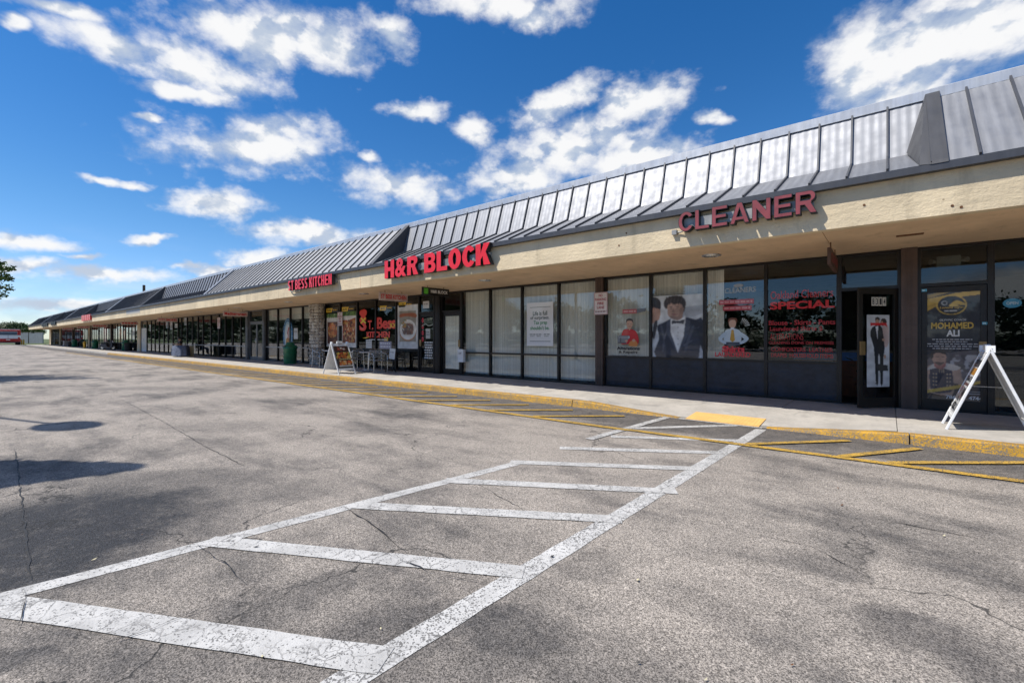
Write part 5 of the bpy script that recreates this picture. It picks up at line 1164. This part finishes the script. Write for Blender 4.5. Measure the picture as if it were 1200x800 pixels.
def cafe_chair(loc, rz, label, mat='aluminium', slats=True):
    """stacking terrace chair facing local -y: tube legs, arms in one bend, slatted seat and back"""
    t = thing('cafe_chair', label, 'chair', loc, rz, 'terrace chairs outside the kitchen')
    for s in (-1, 1):
        b = MB(); x = s*.26
        b.tube([(x, -.24, 0), (x, -.25, .40), (x, -.23, .62), (x, -.15, .67), (x, .05, .68), (x*.98, .20, .72), (x*.85, .24, .78)], .0135, 8); b.build('leg', mat, t)
        b = MB(); b.tube([(x, .26, 0), (x*.96, .20, .45), (x*.85, .24, .80)], .0135, 8); b.build('leg', mat, t)
    b = MB(); b.tube([(-.22, .24, .79), (-.12, .255, .83), (.12, .255, .83), (.22, .24, .79)], .0135, 8); b.tube([(-.25, -.24, .43), (.25, -.24, .43)], .012, 8); b.tube([(-.25, .2, .43), (.25, .2, .43)], .012, 8); b.build('frame', mat, t)
    for k in range(6): b = MB(); b.box(-.25, .25, -.22+k*.072, -.17+k*.072, .442, .452); b.build('seat_slat', mat, t)
    for k in range(4):
        b = MB(); z = .53+k*.07; y = .213+(z-.45)*.09; b.box(-.23, .23, y-.014, y-.006, z, z+.045); b.build('back_slat', mat, t)
    return t
def cafe_table(loc, label, mat='aluminium', r_=.36):
    t = thing('cafe_table', label, 'table', loc); b = MB(); b.lathe([(0, .705), (r_-.02, .705), (r_, .712), (r_, .73), (r_-.02, .738), (0, .738)], 28); b.build('table_top', mat, t)
    b = MB(); b.tube([(0, 0, .04), (0, 0, .705)], .03, 12); b.build('pedestal', mat, t)
    for k in range(4): a = pi/4+k*pi/2; b = MB(); b.tube([(0, 0, .06), (.18*cos(a), .18*sin(a), .05), (.30*cos(a), .30*sin(a), .012)], [.022, .018, .012], 8); b.build('foot', mat, t)
    return t
c0 = cafe_chair((-15.75, 9.6, SW), radians(-90), 'aluminium slatted chair left of the cafe table behind the menu board')
copy_thing(c0, (-14.45, 9.75, SW), radians(80), 'aluminium slatted chair right of the cafe table facing left'); copy_thing(c0, (-18.9, 9.9, SW), radians(100), 'aluminium slatted chair beside the stone pier'); copy_thing(c0, (-17.7, 10.1, SW), radians(-70), 'aluminium slatted chair half hidden behind the menu board')
cafe_table((-15.05, 9.75, SW), 'round aluminium cafe table between two slatted chairs')
cafe_table((-18.3, 10.05, SW), 'round aluminium cafe table near the stone pier')
t = cafe_chair((-13.95, 10.15, SW), radians(10), 'dark cafe chair with a white paper on its back by the kitchen door', 'bronze_frame')
p = Print(.34, .38, (.64, .65, .64), .002); p.blur_text(.15, .85, .6, .7, (.3, .3, .3), 2, 1); o = p.build('notice', 'print_matt'); place_print(o, -14.12, 9.99, SW+.50, 0); o.rotation_euler = (-.06, .08, 0); tag(o, 'white paper notice hanging on the dark cafe chair', 'notice')
cafe_table((-14.35, 10.35, SW), 'dark cafe table tucked behind the paper notice', 'bronze_frame', .30)

# inside the cleaner: counter and plant behind the open door
t = thing('shop_counter', 'orange brown counter with a blue top inside the cleaner doorway', 'counter', (-.35, 12.3, .11)); b = MB(); b.box(-1.3, .5, 0, .6, 0, .78); b.build('front', 'counter_orange', t); b = MB(); b.box(-1.33, .53, -.03, .62, .78, .96); b.build('top', 'counter_blue', t); b = MB(); b.box(-1.35, .55, -.05, .64, .96, 1.0); b.build('worktop', 'wall_light', t)
t = thing('pot_plant', 'leafy pot plant in the cleaner doorway behind the open door', 'plant', (-.33, 11.45, .11)); b = MB(); b.lathe([(0, 0), (.12, 0), (.17, .34), (.18, .36), (.15, .36), (.14, .32), (0, .32)], 16); b.build('pot', 'terracotta', t)
b = MB(); r = random.Random(2)
for k in range(60):
    a = r.uniform(0, 6.3); h = r.uniform(.45, 1.35); q = r.uniform(.05, .28); c = Vector((q*cos(a), q*sin(a), h)); l = r.uniform(.10, .2); d = Vector((cos(a), sin(a), r.uniform(-.4, .5))).normalized(); s = d.cross(Vector((0, 0, 1))).normalized()*l*.3; m = r.uniform(0, .99)
    b.add([c, c+d*l*.5+s, c+d*l, c+d*l*.5-s], [(0, 1, 2, 3)], 0, (m, m, m))
b.build('foliage', 'leaf_mid', t); b = MB(); [b.tube([(0, 0, .3), (.1*cos(k), .1*sin(k), 1.1)], .008, 5) for k in range(5)]; b.build('stem', 'bark', t)
t = thing('emergency_light', 'cream emergency light with two lamp heads above the gym door', 'lamp', (.83, 11.15, 2.66)); b = MB(); b.box(-.16, .16, 0, .08, 0, .18, 0, None, .01); b.build('body', 'lens', t)
for s in (-1, 1): b = MB(); b.tube([(s*.17, .04, .09), (s*.24, -.02, .09)], [.03, .05], 10); b.build('lamp_head', 'lens', t)
b = MB(); b.box(.14, 1.8, 0, .5, 0, .7); b.box(.14, 1.8, -.02, 0, .62, .70)
o = b.build('display_case', 'navy_panel'); o.location = (1.35, 11.5, .11); tag(o, 'low dark display case inside the window right of the gym door', 'cabinet')

# ------------------------------------------------------------------ seated person by the far windows
def skinned(name, joints, edges, mat, parent, sub=1):
    me = bpy.data.meshes.new(name); me.from_pydata([j[0] for j in joints], edges, []); o = bpy.data.objects.new(name, me); C.objects.link(o)
    sk = o.modifiers.new('s', 'SKIN'); sb = o.modifiers.new('u', 'SUBSURF'); sb.levels = sub; sb.render_levels = sub
    for i, j in enumerate(joints): sv = me.skin_vertices[0].data[i]; sv.radius = (j[1], j[1]); sv.use_root = (i == 0)
    dg = bpy.context.evaluated_depsgraph_get(); m2 = bpy.data.meshes.new_from_object(o.evaluated_get(dg)); bpy.data.objects.remove(o)
    m2.materials.clear(); m2.materials.append(MATS[mat])
    for p_ in m2.polygons: p_.use_smooth = True
    return link(name, m2, parent)
PX = wall_x(211, 10.1); P = thing('person', 'person in a dark top sitting at a cloth covered table', 'person', (PX, 10.1, SW))
J = [((0,0,.52),.13),((0,.02,.72),.13),((0,.02,.92),.14),((0,-.02,1.08),.06),((0,-.04,1.18),.085),((0,-.05,1.27),.075),
     ((.19,0,1.0),.05),((.26,-.14,.78),.042),((.12,-.34,.80),.032),((-.19,0,1.0),.05),((-.26,-.14,.78),.042),((-.10,-.34,.86),.032),
     ((.10,-.08,.50),.085),((.13,-.42,.50),.065),((.13,-.44,.1),.045),((.13,-.55,.04),.035),((-.10,-.08,.50),.085),((-.13,-.42,.50),.065),((-.13,-.44,.1),.045),((-.13,-.55,.04),.035),((.05,-.42,.84),.022),((-.03,-.42,.88),.022)]
E_ = [(0,1),(1,2),(2,3),(3,4),(4,5),(2,6),(6,7),(7,8),(2,9),(9,10),(10,11),(0,12),(12,13),(13,14),(14,15),(0,16),(16,17),(17,18),(18,19),(8,20),(11,21)]
skinned('body', J, E_, 'skin', P)
skinned('shirt', [((0,.0,.60),.155),((0,.02,.78),.15),((0,.02,.95),.15),((.17,0,1.0),.068),((.24,-.08,.87),.06),((-.17,0,1.0),.068),((-.24,-.08,.87),.06)], [(0,1),(1,2),(2,3),(3,4),(2,5),(5,6)], 'shirt_dark', P)
skinned('trousers', [((0,.0,.52),.15),((.10,-.08,.50),.10),((.13,-.42,.50),.08),((.13,-.44,.14),.06),((-.10,-.08,.50),.10),((-.13,-.42,.50),.08),((-.13,-.44,.14),.06)], [(0,1),(1,2),(2,3),(0,4),(4,5),(5,6)], 'jeans', P)
b = MB(); b.lathe([(.0, 1.365), (.06, 1.35), (.092, 1.29), (.096, 1.24), (.085, 1.19)], 14, 0, -.03); b.build('hair', 'hair_dark', P)
t = thing('chair', 'plain dark chair under the seated person', 'chair', (PX, 10.15, SW)); b = MB(); b.box(-.22, .22, -.22, .22, .33, .37); b.build('seat', 'sign_black', t); b = MB(); b.box(-.22, .22, .20, .24, .50, .90); b.build('backrest', 'sign_black', t)
for x, y in ((-.2, -.2), (.2, -.2), (-.2, .2), (.2, .2)): b = MB(); b.tube([(x, y, 0), (x, y, .5 if y > 0 else .33)], .014, 6); b.build('leg', 'sign_black', t)
t = thing('covered_table', 'table draped in grey blue cloth in front of the seated person', 'table', (wall_x(212, 9.35), 9.35, SW)); b = MB(); n_ = 40
prof = []
for z, k in ((.74, 0), (.74, .66), (.72, .70), (.5, .72), (.25, .74), (.08, .76)): prof.append((z, k))
vs = [(k*(1+.06*sin(9*2*pi*i/n_)*(1-z))*cos(2*pi*i/n_)*1.25, k*(1+.06*sin(9*2*pi*i/n_)*(1-z))*sin(2*pi*i/n_)*.6, z) for z, k in prof for i in range(n_)]
b.add(vs, [(j*n_+i, j*n_+(i+1) % n_, (j+1)*n_+(i+1) % n_, (j+1)*n_+i) for j in range(5) for i in range(n_)], 0, None, True); b.build('cloth', 'cloth_greyblue', t); b = MB(); [b.tube([(x, y, 0), (x, y, .72)], .02, 6) for x in (-.6, .6) for y in (-.25, .25)]; b.build('leg', 'aluminium', t)
b = MB(); b.box(-.25, .25, -.2, .2, 0, .72, 0, None, .03); o = b.build('storage_box', 'pale_yellow'); o.location = (wall_x(222, 9.9), 9.9, SW); tag(o, 'pale yellow box on the pavement right of the covered table', 'box')
# motor scooter
t = thing('motor_scooter', 'grey motor scooter parked on the pavement between the bins', 'scooter', (-62.6, 9.7, SW), radians(35))
for x in (-.62, .62):
    b = MB(); b.tube([(x+.24*cos(a*pi/8), 0, .27+.24*sin(a*pi/8)) for a in range(17)], .05, 8); o = b.build('wheel', 'rubber', t); b = MB(); b.tube([(x, -.04, .27), (x, .04, .27)], .16, 12); b.build('rim', 'aluminium', o)
b = MB(); b.prism([(-.75,.45),(-.6,.62),(-.1,.62),(.05,.35),(.3,.28),(.42,.34),(.5,.85),(.58,.85),(.62,.3),(.3,.18),(-.3,.2)], 'y', -.15, .15); b.build('body', 'trim_metal', t); b = MB(); b.box(-.72, -.02, -.14, .14, .64, .76, 0, None, .04); b.build('seat', 'rubber', t)
b = MB(); b.tube([(.62, 0, .3), (.5, 0, .98)], .03, 8); b.tube([(.46, -.32, 1.02), (.5, 0, .98), (.46, .32, 1.02)], .018, 8); b.build('handlebar', 'aluminium', t); b = MB(); b.lathe([(0, -.02), (.08, 0), (.08, .06), (0, .09)], 12); o = b.build('headlight', 'lens', t); o.location = (.58, 0, .82); o.rotation_euler = (0, pi/2, 0)
for x0, z1, lb in ((-66.5, .75, 'low dark crate left of the motor scooter'), (-97, .8, 'pale planter box near the far end of the arcade')):
    b = MB(); b.box(-.5, .5, -.3, .3, 0, z1, 0, None, .03); o = b.build('crate', 'wall_dark' if z1 < .78 else 'wall_light'); o.location = (x0, 10.2, SW); tag(o, lb, 'crate')

# ================================================================== FAR LEFT: VEHICLE, WALL, BOLLARDS, TREES
vx, vy = at_depth(9.5, 92.5)
V = thing('van', 'red and white boxy van parked at the far left of the car park', 'van', (vx, vy, 0), math.atan2(vy, vx)+radians(6))
# local +x points away from the camera, so the rear is at x = 0
b = MB(); b.box(0, 4.6, -1.75, 1.75, .55, 3.15, 0, None, .12); b.build('body', 'van_white', V)
b = MB(); b.box(-.012, 4.62, -1.765, 1.765, .62, 1.3, 0, None, .05); b.build('lower_stripe', 'van_red', V)
b = MB(); b.box(-.012, 4.62, -1.765, 1.765, 2.72, 3.10, 0, None, .05); b.build('upper_stripe', 'van_red', V)
for s in (-1, 1):
    b = MB(); b.box(-.02, .4, s*1.52-.245, s*1.52+.245, 1.95, 2.73); b.build('corner_panel', 'van_red', V)
    b = MB(); b.box(-.035, 0, s*1.5-.13, s*1.5+.13, 1.2, 1.55); b.build('tail_light', 'lamp_red', V)
    for x in (.9, 3.6):
        b = MB(); b.tube([(x, s*1.42, .42), (x, s*1.78, .42)], .42, 18); o = b.build('wheel', 'rubber', V); b = MB(); b.tube([(x, s*1.77, .42), (x, s*1.80, .42)], .22, 12); b.build('rim', 'aluminium', o)
b = MB(); b.box(-.02, .05, -1.25, 1.25, 1.98, 2.66, 0, None, .02); b.build('rear_window', 'van_glass', V); b = MB(); b.box(-.10, .02, -1.7, 1.7, .42, .62, 0, None, .03); b.build('bumper', 'rubber', V); b = MB(); b.box(-.015, .01, -.02, .02, .65, 1.96); b.build('door_seam', 'rubber', V); b = MB(); b.box(-.025, 0, -.28, .28, .95, 1.12); b.build('number_plate', 'lens', V)
b = MB(); b.box(4.6, 6.4, -1.3, 1.3, .5, 2.2, 0, None, .2); b.build('cab', 'van_white', V)
for px, lb in ((25.3, 'left one of two short yellow bollards beside the van'), (27.8, 'right one of two short yellow bollards beside the van')):
    X, Y = at_depth(px, 96); b = MB(); b.lathe([(.13, 0), (.13, .95), (.10, 1.04), (0, 1.08)], 12); o = b.build('bollard', 'hydrant_yellow'); o.location = (X, Y, 0); tag(o, lb, 'bollard', 'yellow bollards by the van')
A = Vector(at_depth(-60, 128)); Bq = Vector(at_depth(50, 116)); dW = (Bq-A).normalized(); L = (Bq-A).length
Wl = thing('boundary_wall', 'grey block wall beyond the end of the building', 'wall', (A.x, A.y, 0), math.atan2(dW.y, dW.x))
nb = int(L/2.4)
for k in range(nb): b = MB(); b.box(k*L/nb+.01, (k+1)*L/nb-.01, 0, .2, 0, 2.75); b.build('wall_panel', 'block_grey', Wl)
b = MB(); b.box(0, L, -.03, .23, 2.75, 2.85); b.build('coping', 'old_concrete', Wl)
b = MB(); q = [at_depth(-40, 112), at_depth(52, 99), at_depth(54, 117), at_depth(-60, 130)]; b.add([(*p_, .02) for p_ in q]+[(*p_, -.1) for p_ in q], [(0, 1, 2, 3), (0, 4, 5, 1), (1, 5, 6, 2), (2, 6, 7, 3), (3, 7, 4, 0)]); structure('grass_verge', b, 'grass_green', 'strip of grass in front of the block wall')

def crown_mesh(seed, rx, rz, nclump, nleaf, ls, flat=.8):
    r = random.Random(seed); b = MB()
    vs = []; fs = []; cs = []
    for k in range(nclump):
        while True:
            d = Vector((r.gauss(0, 1), r.gauss(0, 1), r.gauss(0, 1))).normalized()
            if d.z > -.55: break
        q = r.uniform(.45, 1.0)**.6; c = Vector((d.x*rx*q, d.y*rx*q, d.z*rz*q*flat)); cr = rx*r.uniform(.16, .34); tone = r.uniform(-.25, .25)
        for i in range(nleaf):
            e = Vector((r.gauss(0, .5), r.gauss(0, .5), r.gauss(0, .38)))*cr; p_ = c+e; a = Vector((r.gauss(0, 1), r.gauss(0, 1), r.gauss(0, .7))).normalized(); s = a.orthogonal().normalized(); l = ls*r.uniform(.6, 1.4)
            o = len(vs); vs += [p_-a*l*.5, p_+s*l*.28, p_+a*l*.5, p_-s*l*.28]; fs.append((o, o+1, o+2, o+3)); m = min(1, max(0.01, .45+tone+r.uniform(-.3, .3))); cs.append((m, m, m))
    b.v = [tuple(v) for v in vs]; b.f = fs; b.m = [0]*len(fs); b.c = cs; b.sm = [False]*len(fs)
    return b
def trunk_mb(h, r0, seed, spread):
    r = random.Random(seed); b = MB(); b.tube([(0, 0, -.1), (.03*h, 0, h*.35), (-.02*h, .02*h, h*.7), (0, 0, h)], [r0*1.3, r0, r0*.8, r0*.4], 10)
    for k in range(7):
        a = r.uniform(0, 6.3); z = h*r.uniform(.5, .95); q = spread*r.uniform(.6, 1); b.tube([(0, 0, z), (q*.5*cos(a), q*.5*sin(a), z+q*.35), (q*cos(a), q*sin(a), z+q*.55)], [r0*.45, r0*.3, r0*.1], 6)
    return b
def tree(loc, label, cm, ch, tm, leaf='leaf_mid', grp=None, s=1.0, rz=0):
    t = thing('tree', label, 'tree', loc, rz, grp); t.scale = (s, s, s)
    link('crown', cm, t, (0, 0, ch)); link('trunk', tm, t)
    return t
cA = crown_mesh(1, 3.4, 2.7, 60, 70, .34).mesh('crown', 'leaf_mid'); cB = crown_mesh(2, 4.2, 2.8, 66, 70, .38).mesh('crown', 'leaf_dark'); tA = trunk_mb(3.6, .22, 3, 2.2).mesh('trunk', 'bark')
for k, (px, d, s, lb) in enumerate(((-14, 150, 1.02, 'bushy green tree behind the van, leftmost'), (4, 146, .98, 'bushy green tree directly behind the van'), (17, 150, 1.06, 'bushy green tree right of the van above the grey wall'), (29, 146, .95, 'rounded green tree above the yellow bollards'), (38, 140, .80, 'small tree beside the far end of the roof'), (-28, 140, 1.0, 'green tree at the far left edge'))):
    X, Y = at_depth(px, d); tree((X, Y, 0), lb, (cA, cB)[k % 2], 4.1, tA, grp='trees beyond the end of the car park', s=s, rz=k*1.3)
for px, lb in ((33.5, 'thin young tree in front of the grey wall'),):
    X, Y = at_depth(px, 112); t = thing('young_tree', lb, 'tree', (X, Y, 0)); link('crown', crown_mesh(8, 1.3, .8, 14, 40, .3).mesh('crown', 'leaf_dark'), t, (0, 0, 3.1)); b = MB(); b.tube([(0, 0, 0), (.1, 0, 3.0)], [.1, .05], 6); b.build('trunk', 'bark', t)
# big tree at the left edge of the view, only the ends of its boughs in the picture
X, Y = -24.5, -3.35
t = tree((X, Y, 0), 'dark leafy boughs of a large tree at the upper left edge', crown_mesh(12, 3.1, 1.35, 80, 230, .125).mesh('crown', 'leaf_dark'), 3.55, trunk_mb(2.6, .24, 5, 3.1).mesh('trunk', 'bark'))
r = random.Random(6); bw = MB(); vs = []; fs = []; cs = []
for (px, py, d) in ((17, 315, 15.2), (13, 338, 15.6), (9, 324, 15.0), (15, 327, 15.9), (6, 346, 15.4), (3, 309, 15.3), (8, 316, 16.2)):
    x_, y_ = at_depth(px, d); tip = Vector((x_-X, y_-Y, CAM_H+(HORY-py)*d/FPX)); base = Vector((0, .3, 2.6+r.uniform(-.3, .3))); mid = (base+tip)/2+Vector((0, 0, .45))
    pts = [base*(1-t_)**2+mid*2*t_*(1-t_)+tip*t_*t_ for t_ in [k/10 for k in range(11)]]
    bw.tube(pts, [.05*(1-k/10.5)+.006 for k in range(11)], 6)
    for k in range(330):
        t_ = 1-.42*r.random()**1.2; p_ = base*(1-t_)**2+mid*2*t_*(1-t_)+tip*t_*t_; q = .08+.40*(1-t_)**.7
        p_ = p_+Vector((r.gauss(0, 1), r.gauss(0, 1), r.gauss(0, 1.1)))*q*.5; a = Vector((r.gauss(0, 1), r.gauss(0, 1), r.gauss(-.3, .6))).normalized(); s_ = a.orthogonal().normalized(); l = r.uniform(.06, .13); o_ = len(vs)
        vs += [p_-a*l*.5, p_+s_*l*.28, p_+a*l*.5, p_-s_*l*.28]; fs.append((o_, o_+1, o_+2, o_+3)); m_ = r.uniform(.05, .95); cs.append((m_, m_, m_))
lb_ = MB(); lb_.v = [tuple(v) for v in vs]; lb_.f = fs; lb_.m = [0]*len(fs); lb_.c = cs; lb_.sm = [False]*len(fs)
bw.build('bough', 'bark', t); lb_.build('foliage', 'leaf_mid', t)
# slim tree standing outside the view on the left; only its pointed shadow lies on the asphalt
b = MB(); r = random.Random(9); vs = []; fs = []; cs = []
for k in range(5200):
    z = r.random()**.8; rad = .10+1.05*(1-z)**.8; a = r.uniform(0, 6.3); q = rad*r.random()**.5; p_ = Vector((q*cos(a), q*sin(a), 1.6+z*5.4)); d = Vector((r.gauss(0, 1), r.gauss(0, 1), r.gauss(0, 1))).normalized(); s = d.orthogonal().normalized(); l = r.uniform(.14, .3); o = len(vs); vs += [p_-d*l*.5, p_+s*l*.3, p_+d*l*.5, p_-s*l*.3]; fs.append((o, o+1, o+2, o+3)); m = r.uniform(.05, .95); cs.append((m, m, m))
b.v = [tuple(v) for v in vs]; b.f = fs; b.m = [0]*len(fs); b.c = cs; b.sm = [False]*len(fs)
t = thing('conifer', 'slim conifer left of the picture casting a pointed shadow on the asphalt', 'tree', (-9.05, -2.6, 0)); b.build('crown', 'leaf_dark', t); b = MB(); b.tube([(0, 0, 0), (0, 0, 6.6)], [.14, .02], 8); b.build('trunk', 'bark', t)
# lamp post outside the view on the left; its head and arm throw the oval shadow
t = thing('lamp_post', 'car park lamp post left of the picture throwing an oval shadow on the asphalt', 'lamp post', (-15.7, -4.05, 0)); hz = 8.0; b = MB(); b.tube([(0, 0, 0), (0, 0, hz+.1)], [.11, .07], 12); b.build('pole', 'grey_frame', t)
sh = Vector((-9.95, 1.06, 0)) - Vector((.40*hz, .53*hz, 0)) - Vector((-15.7, -4.05, 0)); b = MB(); b.tube([(0, 0, hz), (sh.x*.8, sh.y*.8, hz+.03)], .045, 8); b.build('arm', 'grey_frame', t)
b = MB(); b.lathe([(0, -.06), (.40, -.05), (.46, 0), (.38, .09), (.2, .15), (0, .16)], 24, 0, 0, 0, None, True, 1.25, .85); o = b.build('lamp_head', 'grey_frame', t); o.location = (sh.x, sh.y, hz); o.rotation_euler = (0, 0, math.atan2(sh.y, sh.x))
# the row of trees on the far side of the car park, seen only as dark reflections in the shop windows
r = random.Random(21); b = MB(); src = [crown_mesh(31+k, 4.2, 3.4, 44, 34, .62) for k in range(3)]
def put(m, cx, cy, cz, s, sz, a):
    o = len(b.v); b.v += [(cx+s*(v[0]*cos(a)-v[1]*sin(a)), cy+s*(v[0]*sin(a)+v[1]*cos(a)), cz+sz*v[2]) for v in m.v]; b.f += [tuple(i+o for i in f) for f in m.f]; b.m += m.m; b.c += m.c; b.sm += m.sm
x = 26
while x > -300:
    g = 1+max(0, -x-20)/110; s = r.uniform(.62, .86)*g; put(src[r.randrange(3)], x, -33+r.uniform(-4, 4)-g*4, 3.3*s+.9, s, s*r.uniform(.9, 1.15), r.uniform(0, 6.3))
    put(src[r.randrange(3)], x+2, -29-g*4, .9*g, .8*g, .38*g, r.uniform(0, 6.3)); x -= r.uniform(3.2, 5.6)*g  # low hedge added to close the bright gaps under the mirrored crowns
for k in range(16): put(src[k % 3], 32+k*1.9+r.uniform(-1, 1), -30+k*6.2, 3.6, .95, r.uniform(.9, 1.1), r.uniform(0, 6.3)); put(src[(k+1) % 3], 30+k*1.9, -28+k*6.2, .9, .8, .38, 0)  # trees and hedge added on the right to darken the open door's reflection
o = b.build('tree_row', 'leaf_dark'); tag(o, 'row of trees across the car park, with added hedge and right hand trees, mirrored dark in the shop windows', None, None, 'stuff')
